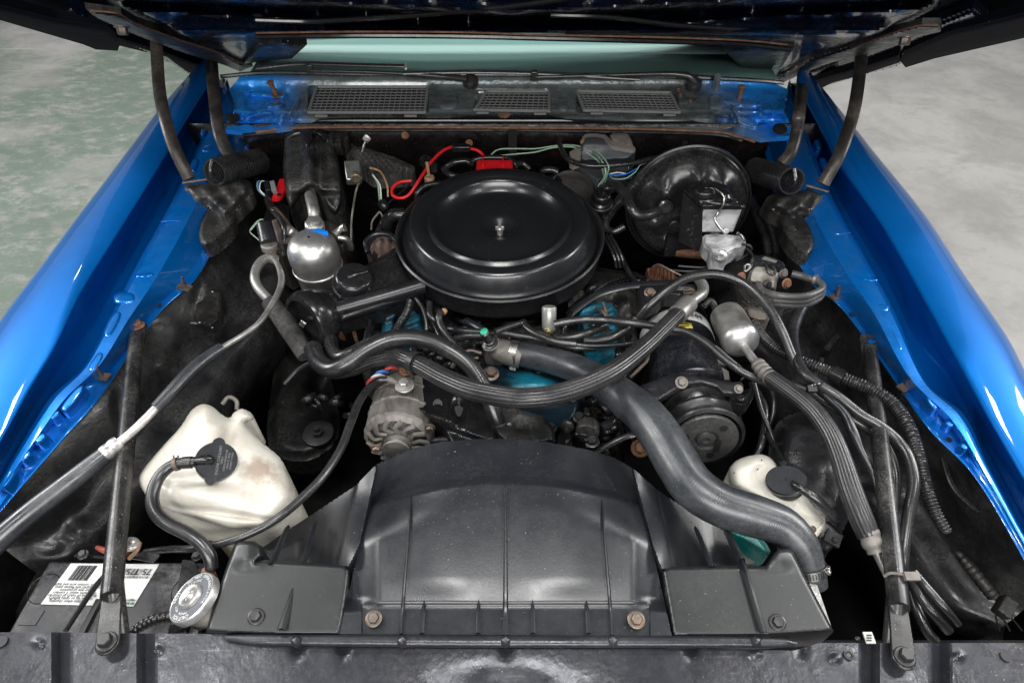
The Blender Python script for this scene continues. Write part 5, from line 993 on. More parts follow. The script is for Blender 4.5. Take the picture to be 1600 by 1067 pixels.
MB().relief([(612,583),(640,576),(668,584),(720,612),(760,634),(775,650),(778,690),(740,700),(705,700),(690,675),(655,645),(614,640)], lambda x, y, s: -.088 + .016 * st(0, 8, s) + .012 * gs(y, 0, 628 + (x - 615) * .34, 0, 4, 1) * st(740, 690, x) - .012 * st(634, 646, y - (x - 615) * .34) - .02 * gs(x, y, 717, 645, 7, 17), .06, 2).out('bracket_plate', M['gloss'], t, ang=60)
MB().lathe((684,631,-.072), (0, -.6, 1), [(7.5, 0), (7.5, 1.4), (5.5, 1.6), (5.2, -1), (.5, -1)], 24).out('bracket_hole', M['satin'], t, ang=30)
MB().lathe((716,644,-.088), (0, -.6, 1), [(10, 0), (10, 1)], 24).out('bracket_slot', M['black'], t)
MB().bolt((634,578,-.055), (0, -.4, 1), 7).out('bolt', M['rust'], t)
# compressor
t = thing('compressor', 'black air conditioning compressor with white label ring and grooved pulley', 'compressor', tuple(PY(1103, 690, .60) + Vector((0, .15, -.08))))
cc = PY(1103, 686, .612); aa = Vector((-.03, -1, .20)).normalized(); k_ = dep(cc) / FPX
MB().lathe(cc, aa, [(60,-330),(66,-322),(67,-250),(67,-100),(66,-96),(60,-92),(50,-90)], 72, cap=False).out('compressor_shell', mat('compressor_black', (.010,.011,.016), .22, 0, rvar=.07, dust=.3, speck=.6), t, ang=40)
MB().lathe(cc, aa, [(68,-330),(69,-329),(69,-300),(68,-299)], 72, cap=False).out('rear_band', M['satin'], t)
MB().lathe(cc, aa, [(67.2,-273),(67.8,-272),(67.8,-238),(67.2,-237)], 72, cap=False).out('label_ring', M['white'], t)
MB().lathe(cc, aa, [(30,-90),(58,-88),(60,-80),(60,-66),(56,-62)], 64, cap=False).out('clutch_coil', M['gloss'], t, ang=30)
MB().lathe(cc, aa, [(54,-60),(60,-60),(61,-56),(59,-54),(50,-46),(49,-44),(50,-42),(61,-34),(62,-32),(62,-29),(61,-27),(50,-19),(50,-16),(61,-8),(61.5,-5),(60,-2),(55,0),(54,-6)], 96, cap=False).out('grooved_pulley', M['rubber'], t, ang=30)
MB().lathe(cc, aa, [(46,-4),(50,-3),(50,1),(48,3),(20,3),(19,0),(16,-2),(14,2),(10,3),(6,3),(5,0),(.5,0)], 64, cap=False).out('clutch_plate', mat('grey_clutch_plate', (.055,.055,.056), .42, .3, rvar=.1, dust=.5), t, ang=30)
u = Vector((1, 0, 0)); u = (u - aa * u.dot(aa)).normalized(); v = aa.cross(u)
for an in (50, 170, 290): MB().lathe(cc + (u * math.cos(R(an)) + v * math.sin(R(an))) * 34 * k_ + aa * 3 * k_, aa, [(6.5, 0), (6.5, .5)], 18).out('plate_hole', M['black'], t)
MB().box(cc + (u * .4 - v * .25).normalized() * 22 * k_ + aa * 3.4 * k_, (26 * k_, 10 * k_, .6 * k_), aa, u).out('plate_slot', M['black'], t)
# label text on the compressor
up_ = Vector((0, 0, 1)); rr = 68.4 * k_
def around(ang, h): d_ = (u * math.sin(R(ang)) + (Vector((0, 0, 1)) - aa * aa.z).normalized() * math.cos(R(ang))); return cc + d_ * rr + aa * h * k_, d_
for ch, an in zip('50-007', (-12, -4, 4, 14, 22, 30)):
    q_, d_ = around(an, -252); text('label_digit', ch, q_ + d_ * .0006, -(aa.cross(d_)) * -1 if 0 else d_.cross(aa) * -1, -aa, .017, M['black'], t)
MB().relief([(1058,522),(1090,526),(1084,535),(1060,533)], lambda x, y, s: -.018, .001, 1.5).out('yellow_sticker', M['yellow'], t) if 0 else None
vs = []; mb = MB(); W_ = [[around(a_, h_)[0] + around(a_, h_)[1] * .0004 for a_ in np.linspace(-24, 8, 8)] for h_ in (-224, -206)]
mb.grid(W_).out('yellow_sticker', M['yellow'], t, solid=.0004)
for h_ in (-219, -212): MB().grid([[around(a_, h_ + dh)[0] + around(a_, h_)[1] * .0012 for a_ in np.linspace(-19, 3, 8)] for dh in (-1.3, 1.3)]).out('sticker_line', M['black'], t)
t = thing('compressor_bracket', 'flat black steel bracket bolted across the front of the compressor', 'bracket', tuple(P(1070, 600, -.05)))
MB().relief(V('X6', [(90,520),(200,480),(330,440),(400,445),(560,480),(700,500),(760,495),(775,520),(770,560),(700,575),(640,570),(600,530),(500,500),(400,510),(310,560),(230,610),(180,620),(120,600)]), lambda x, y, s: -.015 - .0004 * abs(x - 1070) * 0 + .002 * st(0, 3, s), .008, 1.6).out('bracket_plate', M['satin'], t)
MB().bolt(V('X6', [(362,502,-.010)])[0], (0, -.5, 1), 7).out('bracket_bolt', M['cast'], t)
MB().bolt(V('X6', [(742,545,-.010)])[0], (0, -.5, 1), 5).out('bracket_bolt', M['cast'], t)
MB().relief(V('X6', [(130,545),(160,535),(205,538),(200,550),(160,560)]), lambda x, y, s: -.0125, .001, 1.5).out('slot', M['black'], t)
MB().relief(V('X6', [(660,580),(720,570),(830,540),(848,560),(840,600),(790,650),(720,640)]), lambda x, y, s: -.04 + .014 * st(0, 8, s), .03, 1.6, smooth=2).out('rear_lug', M['gloss'], t)
MB().relief(V('X6', [(600,330),(640,350),(665,380),(610,370)]), lambda x, y, s: -.06, .004, 1.5).out('bracket_tab', M['cast'], t)
MB().relief(V('X6', [(630,400),(675,425),(683,480),(650,478)]), lambda x, y, s: -.06, .004, 1.5).out('bracket_tab', M['cast'], t)
t = thing('rear_compressor_bracket', 'slotted black bracket with a copper-coloured bolt behind the compressor', 'bracket', tuple(P(1050, 460, -.08)))
MB().relief(V('Y4', [(485,185),(500,165),(700,155),(800,160),(825,190),(820,210),(760,215),(640,220),(600,260),(500,300)]), lambda x, y, s: -.05 + .004 * st(0, 3, s) - .006 * gs(x, y, 1070, 455, 16, 4), .03, 1.6).out('bracket_plate', M['satin'], t)
MB().bolt(V('Y4', [(553,205,-.045)])[0], (0, -.4, 1), 6.5).out('bracket_bolt', M['boltm'], t)
MB().tube(V('Y4', [(735,195,-.044),(790,190,-.044),(800,205,-.044),(740,210,-.044)]), 2.4, 8).out('slot_edge', M['boltm'], t)
one('flat_strap', MB().tube(V('Y4', [(100,330,-.10),(180,265,-.09),(280,205,-.08),(400,172,-.07),(520,158,-.06),(700,152,-.055)]), 7, 10, flat=.35), M['plastic'], 'long flat curved strap leading to the rear compressor bracket', 'bracket')
one('support_arm', MB().relief(V('Y4', [(150,160),(240,60),(340,75),(480,90),(580,140),(560,150),(450,130),(330,170),(240,230)]), lambda x, y, s: -.14 + .012 * st(0, 8, s), .04, 2), M['gloss'], 'broad black support arm right of the air cleaner', 'bracket')
one('pipe_elbow', MB().tube([(1100,478,-.04),(1110,470,-.036),(1117,480,-.045),(1118,495,-.06)], 5, 12), M['bolt_dark'], 'small dark pipe elbow above the muffler can', 'pipe')
one('drive_belt', MB().tube([PY(1040,690,.60), PY(990,678,.6), PY(920,712,.6), PY(880,730,.62)], 6, 8, flat=.5), M['rubber'], 'black drive belt running left from the compressor pulley', 'belt')
one('fan_clutch_bolt', MB().bolt((1000,700,-.12), (0, -.5, 1), 10), M['rust'], 'rust-tinted bolt under the radiator hose', 'bolt')
# muffler can and its ribbed hose
t = thing('muffler_can', 'dull aluminium muffler cylinder with ribbed black hose running to the front right', 'muffler', tuple(P(1150, 520, -.08)))
q0, q1 = P(1137, 496, -.03), P(1160, 537, -.02); a = (q1 - q0).normalized(); L_ = (q1 - q0).length / (dep(q0) / FPX)
MB().lathe(q0, a, [(10,-14),(20,-12),(25,-7),(26.5,0),(27,L_ * .72),(28.5,L_ * .74),(28.5,L_ * .84)], 48, cap=False).out('can', M['alu'], t, ang=30)
MB().lathe(q0, a, [(28.5,L_ * .84),(28,L_ * .9),(24,L_ + 2),(16,L_ + 6),(8,L_ + 9),(6,L_ + 10)], 48, cap=False).out('dome_end', M['alu_bright'], t, ang=50)
MB().tube([q0 + a * (L_ + 6) * dep(q0) / FPX, P(1176,560,-.012), P(1187,572,-.008)], [6.5,6.5,7], 16).out('pipe', M['alu'], t)
fer = [P(1183,567,-.010), P(1192,579,-.006), P(1203,590,-.002)]
MB().tube(fer, [11, 12.5, 12.5], 28, ring=(.011, .14)).out('crimped_ferrule', M['cast'], t)
MB().tube([(1198,585,-.004),(1236,612,.004),(1268,638,.01),(1294,672,.012),(1312,712,.01),(1328,762,.004),(1345,808,-.004),(1358,838,-.012)], [12,13,14,15,16,17.5,18,17], rib=(15, .055), step=.008).out('ribbed_hose', ribm, t, ang=25)
MB().tube([(1354,826,-.008),(1362,845,-.014),(1370,862,-.02)], [16.5,17,14.5], 28, ring=(.013, .12)).out('crimped_ferrule', M['cast'], t)
MB().tube([(1368,858,-.02),(1380,885,-.03),(1393,915,-.04),(1402,960,-.06),(1408,1000,-.08)], [8,6.5,6,6,6], 16).out('pipe', M['alu'], t)
# EGR / cruise unit at right
t = thing('air_valve', 'blocky dusty cast metal valve with clips and rusty bolts on the right wheelhouse', 'valve', tuple(P(1200, 440, -.08)))
def V9(l): return [(1140 + a_[0] / 8.893, 390 + a_[1] / 8.893) + tuple(a_[2:]) for a_ in l]
MB().relief(V9([(330,220),(420,200),(560,230),(700,320),(660,440),(640,560),(560,560),(400,500),(260,460),(270,330)]), lambda x, y, s: -.022 + .014 * st(0, 5, s) - .01 * gs(x, y, 1198, 443, 4) - .0009 * max(0, y - 425), .05, 1.3, smooth=2).out('valve_casting', mat('pale_dusty_cast', (.30,.28,.25), .6, .2, col2=(.16,.14,.12), cs=35, bump=.0008, bs=200), t, ang=60)
MB().relief(V9([(310,110),(360,80),(520,80),(640,120),(740,170),(780,230),(650,260),(560,220),(420,200),(330,210)]), lambda x, y, s: -.004 + .006 * st(0, 3, s), .02, 1.2).out('top_cover', M['plastic'], t)
MB().relief(V9([(455,115),(490,95),(660,150),(640,165)]), lambda x, y, s: .004, .004, 1.2).out('bright_strip', M['alu_bright'], t)
MB().tube(V9([(510,230,.0),(520,270,-.0),(560,340,-.004),(620,345,-.004),(630,290,.0),(600,230,.002)]), 2.4, 8).out('wire_clip', M['bolt_dark'], t)
MB().tube(V9([(210,280,-.01),(210,230,-.008),(260,205,-.006),(290,240,-.008),(230,300,-.012),(205,290,-.012)]), 1.8, 8).out('wire_hook', M['alu'], t)
for (x, y, mt, r_) in ((160,380,'rust',6),(790,470,'rust',6.5),(745,330,'cast',6),(535,490,'bolt_dark',5),(290,245,'alu',3.5),(330,265,'alu',3.5)):
    q_ = P(*V9([(x, y, -.02)])[0]); MB().bolt(q_, axv(q_, 40, .5, .2), r_ * .9).out('valve_bolt', M[mt], t)
MB().relief(V9([(60,470),(100,330),(200,330),(260,470),(400,560),(430,760),(250,780),(120,640)]), lambda x, y, s: -.065 + .01 * st(0, 6, s), .03, 1.6, smooth=2).out('support_bracket', M['grime'], t)
MB().relief(V9([(200,800),(280,770),(430,800),(520,840),(560,930),(540,1000),(470,1030),(300,1000),(220,930)]), lambda x, y, s: -.075 + .02 * st(0, 7, s), .04, 1.5, smooth=2).out('lower_diaphragm', mat('dusty_tan_metal', (.22,.19,.16), .6, .2, col2=(.13,.115,.1), cs=30, bump=.0005, bs=200), t, ang=60)
MB().relief(V9([(440,600),(960,760),(900,840),(760,880),(700,960),(640,1060),(560,1010),(480,800)]), lambda x, y, s: -.085 + .008 * st(0, 6, s), .02, 2).out('mount_plate', M['grime'], t)
lp = lambda o, s_: V9([(400, 480 + o, -.02 + s_), (440, 560 + o, -.012 + s_), (600, 625 + o, -.002 + s_), (850, 655 + o, .002 + s_), (1080, 640 + o, 0 + s_), (1240, 580 + o * .8, -.004 + s_), (1290, 520 + o * .5, -.008 + s_), (1250, 460 + o * .2, -.014 + s_), (1150, 420, -.02), (1000, 370, -.024), (860, 335, -.024)])
for i, (o_, s_, r_) in enumerate(((0, 0, 5.6), (60, -.012, 5.4), (115, -.024, 5.4))):
    one('coiled_hose', MB().tube(lp(o_, s_), r_, 14), mat('grey_rubber_hose', (.05,.05,.05), .4, 0, rvar=.1, dust=.6) if i == 0 else bpy.data.materials['grey_rubber_hose'], ('top', 'middle', 'lowest')[i] + ' loop of grey rubber hose coiled beside the cast valve', 'hose', group='coiled hose loops')
one('hose_clip', MB().lathe((1274,437,-.012), (.6, -.5, .2), [(8,-2),(9,-2),(9,2),(8,2)], 20), M['alu'], 'pale clip at the tip of the coiled grey hose loops', 'clip')
# right side hoses
for nm, pts, r_, mt, lb in (
 ('bypass_hose', [(996,500,-.03),(1015,477,.0),(1040,455,.02),(1072,435,.034),(1113,428,.04),(1150,437,.038),(1180,458,.03),(1205,487,.02),(1222,518,.008),(1235,550,-.008),(1246,575,-.02)], 7.5, 'rubber', 'smooth black hose arching over the compressor to the right side'),
 ('emission_hose', [(1258,474,-.035),(1246,496,-.03),(1239,522,-.024),(1243,552,-.014),(1256,582,-.006),(1280,601,-.004),(1312,622,-.006),(1345,648,-.014),(1376,666,-.02),(1402,688,-.024),(1420,715,-.024),(1428,755,-.028),(1420,800,-.04),(1412,860,-.06),(1410,900,-.08)], [8.5]*9 + [8.5,8.5,9,9,9,8.5], 'rubber', 'long bluish black hose winding down the right wheelhouse beside the corrugated loom'),
 ('emission_hose', [(1262,588,-.012),(1290,618,-.012),(1318,645,-.012),(1333,676,-.014),(1346,705,-.02),(1366,745,-.03),(1378,800,-.04),(1384,850,-.05)], [6,6.5,7,8,5,5,5,5], 'plastic', 'thin black line running parallel to the thick ribbed hose on the right'),
 ('emission_hose', [(1236,600,-.03),(1266,612,-.026),(1300,634,-.026),(1340,660,-.03),(1380,690,-.05),(1400,740,-.07),(1396,800,-.09)], 7, 'rubber', 'black hose passing behind the right brace rod'),
 ('lower_hose', [(1428,893,-.05),(1450,920,-.05),(1476,950,-.055),(1498,975,-.07)], [6,7,7,5], 'rubber', 'uppermost of three black hoses fanning out right of the brace rod foot'),
 ('lower_hose', [(1424,905,-.06),(1440,935,-.06),(1462,962,-.065),(1482,985,-.08)], 8, 'rubber', 'middle of three black hoses fanning out right of the brace rod foot'),
 ('lower_hose', [(1424,925,-.08),(1434,955,-.08),(1448,985,-.085),(1462,1002,-.09)], 8, 'rubber', 'lowest of three black hoses fanning out right of the brace rod foot'),
 ): one(nm, MB().tube(pts, r_, 16), M[mt], lb, 'hose')
t = thing('corrugated_loom', 'long corrugated black wiring loom snaking down the right wheelhouse', 'wiring loom', tuple(P(1371, 615, -.05)))
MB().tube([(1177,504,-.05),(1190,524,-.045),(1212,544,-.04),(1243,560,-.035),(1289,578,-.03),(1325,593,-.026),(1366,610,-.022),(1398,634,-.022),(1420,668,-.024),(1434,710,-.03),(1448,765,-.04),(1463,803,-.05),(1480,832,-.06)], [8,8.5,8.5,9,9.5,10,10.5,11,11,11,10.5,10,9], 20, ring=(.0048, .20)).out('loom_tube', loomm, t)
MB().tube([(1301,583,-.028),(1318,592,-.026)], [13, 13], 16, step=.01).out('tape_wrap', M['gloss'], t)
t = thing('cable_tie_wrap', 'black clip tying the hoses together right of the muffler can', 'clip', tuple(P(1272, 604, -.02)))
MB().tube([(1262,612,-.01),(1266,604,.006),(1278,600,.008),(1286,598,.0)], 3, 8).out('tie_band', M['gloss'], t)
MB().box(P(1268, 608, .004), (.014, .01, .008), (0, -.3, 1)).out('tie_head', M['black'], t)
t = thing('white_cable_tie', 'pale cable tie around the pipes and right brace rod', 'cable tie', tuple(P(1410, 898, -.02)))
MB().tube([(1382,900,.006),(1392,895,.014),(1410,897,.016),(1428,900,.012),(1438,899,.004)], 2.6, 8).out('band', M['cast'], t)
MB().box(P(1424, 900, .017), (.018, .010, .006), (0, -.2, 1)).out('tie_head', M['cast'], t)
t = thing('wiring_pigtail', 'dark corrugated pigtail with bare wires at the far right behind the panel', 'wiring', tuple(P(1560, 930, -.2)))
MB().tube([(1495,862,-.16),(1515,885,-.16),(1535,910,-.16),(1552,930,-.17)], [6,9,10,11], 14, ring=(.009, .15)).out('loom_tube', M['grime'], t)
MB().box(P(1570, 948, -.165), (.03, .02, .02), (0, -.3, 1), (.6, -.6, 0)).out('plug', M['grime'], t, bev=.002)
for dx in (-10, 0, 12): MB().tube([(1560, 945, -.17), (1566 + dx, 962, -.18), (1578 + dx * 1.6, 985, -.2)], 1.4, 6).out('wire', M['plastic'], t)

# ================================================================ FRONT: shroud, tanks, battery, rods
sh = thing('fan_shroud', 'large black plastic fan shroud and radiator cover at the bottom centre', 'fan shroud', tuple(P(790, 900, -.1)))
def ycr(x): return 755 + .00085 * (x - 790) ** 2
def zshr(x, y, s):
    yt = ycr(x); c_ = abs(x - 790)
    z = .026 - .022 * min(1, (y - yt) / (950 - yt)) ** 1.2 if y > yt else .026 - .012 * st(yt, yt - 10, y) - .018 * (yt - y) / 70
    if c_ < 225: z -= .003 * st(940, 947, y)
    z += .0035 * (gs(c_, 0, 100, 0, 45, 1)) * st(yt, yt + 40, y) * st(945, 900, y)
    side = st(195, 250, c_ + (0 if y > 900 else 0)); z -= .016 * side * st(958, 930, y)
    z -= .11 * max(0, (c_ - 60) / 190) ** 2 * st(yt + 60, yt - 60, y)
    return z
main = [(590,724),(615,712),(640,702),(665,695),(690,690),(740,686),(790,685),(852,690),(918,702),(960,715),(988,731),(1003,790),(1020,860),(1036,930),(1050,993),(528,990),(545,925),(562,850),(577,780)]
shm = M['plastic']
MB().relief(main, zshr, .012, 3).out('shroud_top', shm, sh, ang=50)
for i, pts in enumerate(([(589,724),(556,758),(503,793),(454,825),(400,862),(400,880),(545,884),(562,850),(577,780)], [(989,731),(1027,765),(1075,797),(1125,825),(1150,848),(1170,890),(1034,888),(1020,850),(1004,790)])):
    sg = -1 if i == 0 else 1
    def zw(x, y, s, sg=sg, i=i):
        e = (x - (558 - (y - 752) * .25)) if i == 0 else ((1027 + (y - 765) * .22) - x)
        c_ = abs(x - 790); z = -.012 - .05 * st(200, 330, c_) + .03 * st(760, 880, y) * st(330, 240, c_)
        return z + .008 * st(-2, 2, e)
    MB().relief(pts, zw, .012, 2.6).out('shroud_wing', shm, sh, ang=50)
for pts in ([(400,877),(412,874),(540,882),(547,890),(541,940),(531,991),(440,991),(322,987),(330,955),(352,890),(366,850),(374,845),(398,845),(408,852),(410,868)], [(1034,890),(1042,885),(1160,883),(1196,884),(1208,866),(1216,858),(1232,857),(1240,862),(1256,896),(1303,986),(1190,993),(1052,994)]):
    MB().relief(pts, lambda x, y, s: .000 + .008 * math.sqrt(1 - (1 - min(1, s / 6)) ** 2) + .006 * gs(x, 0, 1215 if x > 800 else 385, 0, 16, 1) * st(900, 870, y), .05, 2.6).out('radiator_cover', mat('grey_black_cover_plastic', (.010,.0115,.012), .36, 0, rvar=.05, dust=.05, speck=.4, bump=.0001, bs=300, spec=.6) if pts[0][0] == 400 else bpy.data.materials['grey_black_cover_plastic'], sh, ang=50)
def fin(p0, p1, w0, w1, z0, z1, hh, name='fin'):
    a, b = P(p0[0], p0[1], z0), P(p1[0], p1[1], z1); d = (b - a).normalized(); x = d.cross(Vector((0, 0, 1))).normalized()
    m = MB(); k0, k1 = dep(a) / FPX, dep(b) / FPX
    pr = [(-1, 0), (-.75, .7), (-.3, 1), (.3, 1), (.75, .7), (1, 0)]
    W_ = [[p + x * (u_ * w_ * k_) + Vector((0, 0, hh * h_)) for (u_, h_) in pr] for p, w_, k_ in ((a + d * -.002, .3, k0), (a + d * .01, w0, k0), (b, w1, k1))]
    for q_ in W_[0]: q_.z -= hh * .6
    m.grid(W_); m.out(name, shm, sh, ang=40)
def longfin(x0, y0, x1, y1, w0, w1, hh):
    N_ = 24; rows = []
    for i in range(N_ + 1):
        t_ = i / N_; x = x0 + (x1 - x0) * t_; y = y0 + (y1 - y0) * t_; w_ = w0 + (w1 - w0) * t_; z_ = zshr(x, y, 50); h_ = hh * min(1, t_ * 8 + .05)
        rows.append([P(x + u_ * w_, y, z_ - .002 + (h_ + .002) * q_) for (u_, q_) in ((-1, 0), (-.8, .7), (-.35, 1), (.35, 1), (.8, .7), (1, 0))])
    MB().grid(rows).out('fin', shm, sh, ang=40)
longfin(790,757,790,991,2.0,5,.007)
longfin(643,774,626,989,1.6,3.6,.006)
longfin(940,780,957,991,1.6,3.6,.006)
for x in (663, 748, 832, 916): fin((x + (790 - x) * .0, 938), (x + (790 - x) * -.03, 990), 3.4, 4.4, .004, .004, .005, 'short_rib')
fin((494,816),(440,985),3.4,7,-.02,.010,.008)
fin((451,822),(424,884),3,5,-.03,.004,.008)
fin((1086,824),(1112,886),3,4,-.02,.004,.008)
fin((1130,822),(1158,878),4,6,-.025,.004,.010)
fin((1158,876),(1192,990),5,5,.008,.010,.009)
for (x, y, r_) in ((584,966,9),(994,968,9.5),(400,963,9),(1215,972,9)):
    b_ = thing('shroud_bolt', {584: 'rust-brown flanged bolt at the lower left of the central shroud', 994: 'rust-brown flanged bolt at the lower right of the central shroud', 400: 'dark flanged bolt on the left radiator cover', 1215: 'dark flanged bolt on the right radiator cover'}[x], 'bolt', tuple(P(x, y, .006)), 'bolts holding the shroud')
    MB().lathe((x, y, .008 if 500 < x < 1100 else .009), (0, -.1, 1), [(r_ * 1.45, 0), (r_ * 1.45, 1), (r_ * 1.2, 2)], 28).out('washer', M['boltm'] if 500 < x < 1100 else M['bolt_dark'], b_)
    MB().lathe((x, y, .009 if 500 < x < 1100 else .010), (0, -.1, 1), [(r_, 0), (r_, 5), (r_ * .86, 6.5), (.5, 6)], 6).out('hex_head', M['boltm'] if 500 < x < 1100 else M['bolt_dark'], b_)
# radiator tank end at right (bright aluminium edge) and neck at left
m = MB(); m.prism([(1262,908,-.03),(1276,908,-.03),(1302,984,-.012),(1290,986,-.012)], h=.05); one('radiator_end_tank', m, mat('flaky_white_metal', (.6,.6,.58), .5, .4, col2=(.3,.29,.28), cs=60, bump=.001, bs=200), 'narrow bright metal radiator tank edge right of the shroud', 'radiator', bev=.002)
q = P(300, 933, .004); a = axv(q, 58, -.86, -.50)
t = thing('radiator_filler_lid', 'silver radiator pressure cap with dark printed ring at lower left', 'radiator cap', tuple(q))
k_ = dep(q) / FPX
MB().lathe(q, a, [(38,-13),(41.5,-12),(42,-2),(41,1),(40,2),(39,1.4),(21,1.2),(20,1.2)], 64, cap=False).out('cap_shell', M['alu_bright'], t, ang=30)
MB().lathe(q, a, [(38.5,1.5),(20.5,1.6)], 64, cap=False).out('printed_ring', mat('slate_print', (.09,.10,.115), .4, .2, rvar=.05), t)
MB().lathe(q, a, [(21,1),(20,6),(17,8),(10,7),(8,5),(6,6),(3,8),(.5,8)], 48, cap=False).out('centre_boss', M['alu_bright'], t, ang=40)
u = (Vector((0, 0, 1)) - a * a.z).normalized(); v = u.cross(a)
def ringtext(s_, r_, start, stp, h_, flip=1):
    for i, ch in enumerate(s_):
        if ch == ' ': continue
        an = R(start + stp * i); d_ = u * math.cos(an) + v * math.sin(an); e_ = -u * math.sin(an) + v * math.cos(an)
        text('letter', ch, q + d_ * r_ * k_ + a * 2.0 * k_, e_, d_, h_ * k_, M['white'], t, depth=.0001)
ringtext('CAUTION', 33.5, 60, 8.5, 8.5); ringtext('HOT', 33.5, 165, 11, 9); ringtext('DO NOT OPEN', 34, 220, 8, 6.5); ringtext('WHEN HOT', 26.5, 70, 10, 5.5); ringtext('PRESSURE', 26.5, 200, 10, 5.5)
ringtext('RADIATOR', 34, -48, 8.5, 6.5)
one('filler_neck', MB().lathe(q - a * 13 * k_, a, [(34,-26),(33,-14),(30,-10),(30,2)], 48), M['cast'], 'dull metal filler neck under the silver radiator cap', 'filler neck')
one('overflow_elbow', MB().tube([(322,890,-.01),(328,898,-.02),(335,908,-.03)], [8,9,7], 14), M['rust'], 'rusty overflow stub above the radiator cap', 'fitting')
# coolant reservoir
t = thing('coolant_reservoir', 'large milky white coolant tank with soot marks on the left', 'coolant tank', tuple(P(340, 730, -.2)))
out_ = V('Y6', [(66,628),(60,590),(92,535),(185,425),(290,310),(345,225),(390,190),(430,183),(475,200),(530,245),(565,258),(590,228),(630,208),(672,222),(697,250),(690,272),(660,282),(655,305),(740,390),(845,480),(885,560),(935,680),(920,740),(880,800),(840,850),(760,880),(640,880),(560,870),(400,825),(250,780),(120,710),(75,650)])
def ztank(x, y, s):
    X = (x - 200) * 3.556; Y = (y - 580) * 3.556
    z = -.045 + .040 * math.sqrt(1 - (1 - min(1, s / 36)) ** 2) + .025 * (1 - min(1, abs(X - 430) / 500))
    z -= .012 * gs(X, Y, 560, 360, 30, 90, 20) - .012 * gs(X, Y, 400, 250, 90, 60)
    z += .014 * gs(X, Y, 420, 680, 170, 40, 8) - .010 * gs(X, Y, 380, 610, 150, 22, 4) - .010 * gs(X, Y, 520, 790, 200, 14, 8)
    z -= .006 * gs(X, Y, 240, 640, 18, 30)
    return z
tm = M['tank']; MB().relief(out_, ztank, .07, 2.2, smooth=3).out('tank', tm, t, ang=80)
MB().relief(V('Y6', [(400,820),(560,860),(700,880),(840,840),(930,700),(945,720),(880,860),(800,930),(700,960),(600,960),(520,940)]), lambda x, y, s: -.10 + .02 * st(0, 14, s), .1, 2.4, smooth=2).out('tank_lower_body', mat('yellowed_milky_plastic', (.55,.50,.36), .45, 0, col2=(.38,.33,.22), cs=8, sss=.2), t, ang=80)
for (x, y, r_) in ((655,795,3.4),(450,800,2)): MB().sphere(V('Y6', [(x, y, -.012)])[0], r_, (1.4, .8, .3)).out('dirt_spot', M['tan'], t)
som = mat('soot_smudge', (.30,.22,.18), .6, 0)
qn = P(*V('Y6', [(575,205,-.05)])[0]); MB().tube([qn + Vector((-.012, 0, .01)), qn + Vector((-.004, .012, .014)), qn + Vector((.01, .006, .012)), qn + Vector((.012, -.006, .004))], 3.4, 10).out('hanging_hook', M['cast'], t)
# cap
qc = P(338, 719, .032); zc_ = axv(qc, 22, 0, -1)
ct = thing('two_eared_cap', 'two-eared black coolant cap with raised lettering on the white tank', 'cap', tuple(qc))
k_ = dep(qc) / FPX
MB().lathe(qc, zc_, [(30,-14),(31,-4),(31,0),(29.5,2),(1,2.2)], 56, cap=False).out('cap_disc', M['plastic'], ct, ang=40)
for dx, dy in ((.05, -1), (-.18, 1)):
    e_ = axv(qc, 90, dx, dy); e_ = (e_ - zc_ * e_.dot(zc_)).normalized(); MB().lathe(qc + e_ * 29 * k_, zc_, [(9,-6),(9.5,-1),(8.5,1.6),(.5,1.8)], 28, cap=False).out('ear', M['plastic'], ct, ang=40)
MB().tube([qc + zc_ * 2 * k_ + axv(qc, 90, -.6, .1) * 8 * k_, qc + zc_ * 8 * k_ + axv(qc, 90, -.9, .1) * 12 * k_, qc + zc_ * 9 * k_ + axv(qc, 90, -1, .1) * 22 * k_, qc + zc_ * 8 * k_ + axv(qc, 90, -1, .1) * 36 * k_], [7.5, 7.5, 6, 5.5], 16).out('elbow_nipple', M['gloss'], ct)
tr2 = axv(qc, 90, .08, -1); tr2 = (tr2 - zc_ * tr2.dot(zc_)).normalized(); tu2 = zc_.cross(tr2)
for s_, off, h_ in (('ENGINE COOLANT', 3.5, 5.6), ('ONLY', 8.5, 4.6), ('CHECK RADIATOR', 13, 4.2), ('LEVEL IF TANK', 17.5, 4.2), ('IS EMPTY COLD', 22, 4.0)):
    text('raised_lettering', s_, qc + zc_ * 2.3 * k_ - tu2 * (off - 0) * k_, tr2, tu2, h_ * k_, mat('grey_lettering', (.16,.16,.16), .5, 0) if off == 3.5 else bpy.data.materials['grey_lettering'], ct, depth=.0005)
t = thing('overflow_hose', 'black overflow hose looping from the coolant cap down to the radiator neck', 'hose', tuple(P(245, 780, .04)))
MB().tube([(306,722,.045),(285,723,.045),(264,730,.042),(247,748,.038),(238,775,.034),(243,800,.03),(262,818,.026),(290,832,.02),(313,848,.012),(327,868,.002),(331,888,-.01)], [8,8.5,9,9.5,10,10.5,10.5,10.5,10.5,10.5,10], 20).out('hose', M['rubber'], t)
MB().tube([(300,722,.046),(286,723,.046)], [9.6, 9.6], 18, step=.01).out('hose_sleeve', M['rubber'], t)
MB().tube([(279,724,.045),(273,726,.044)], [10.5, 10.5], 20, step=.01).out('spring_clamp', M['boltm'], t)
for dx in (272, 279): MB().tube([(dx,717,.052),(dx - 1,711,.056)], 1.3, 6).out('clamp_tang', M['boltm'], t)
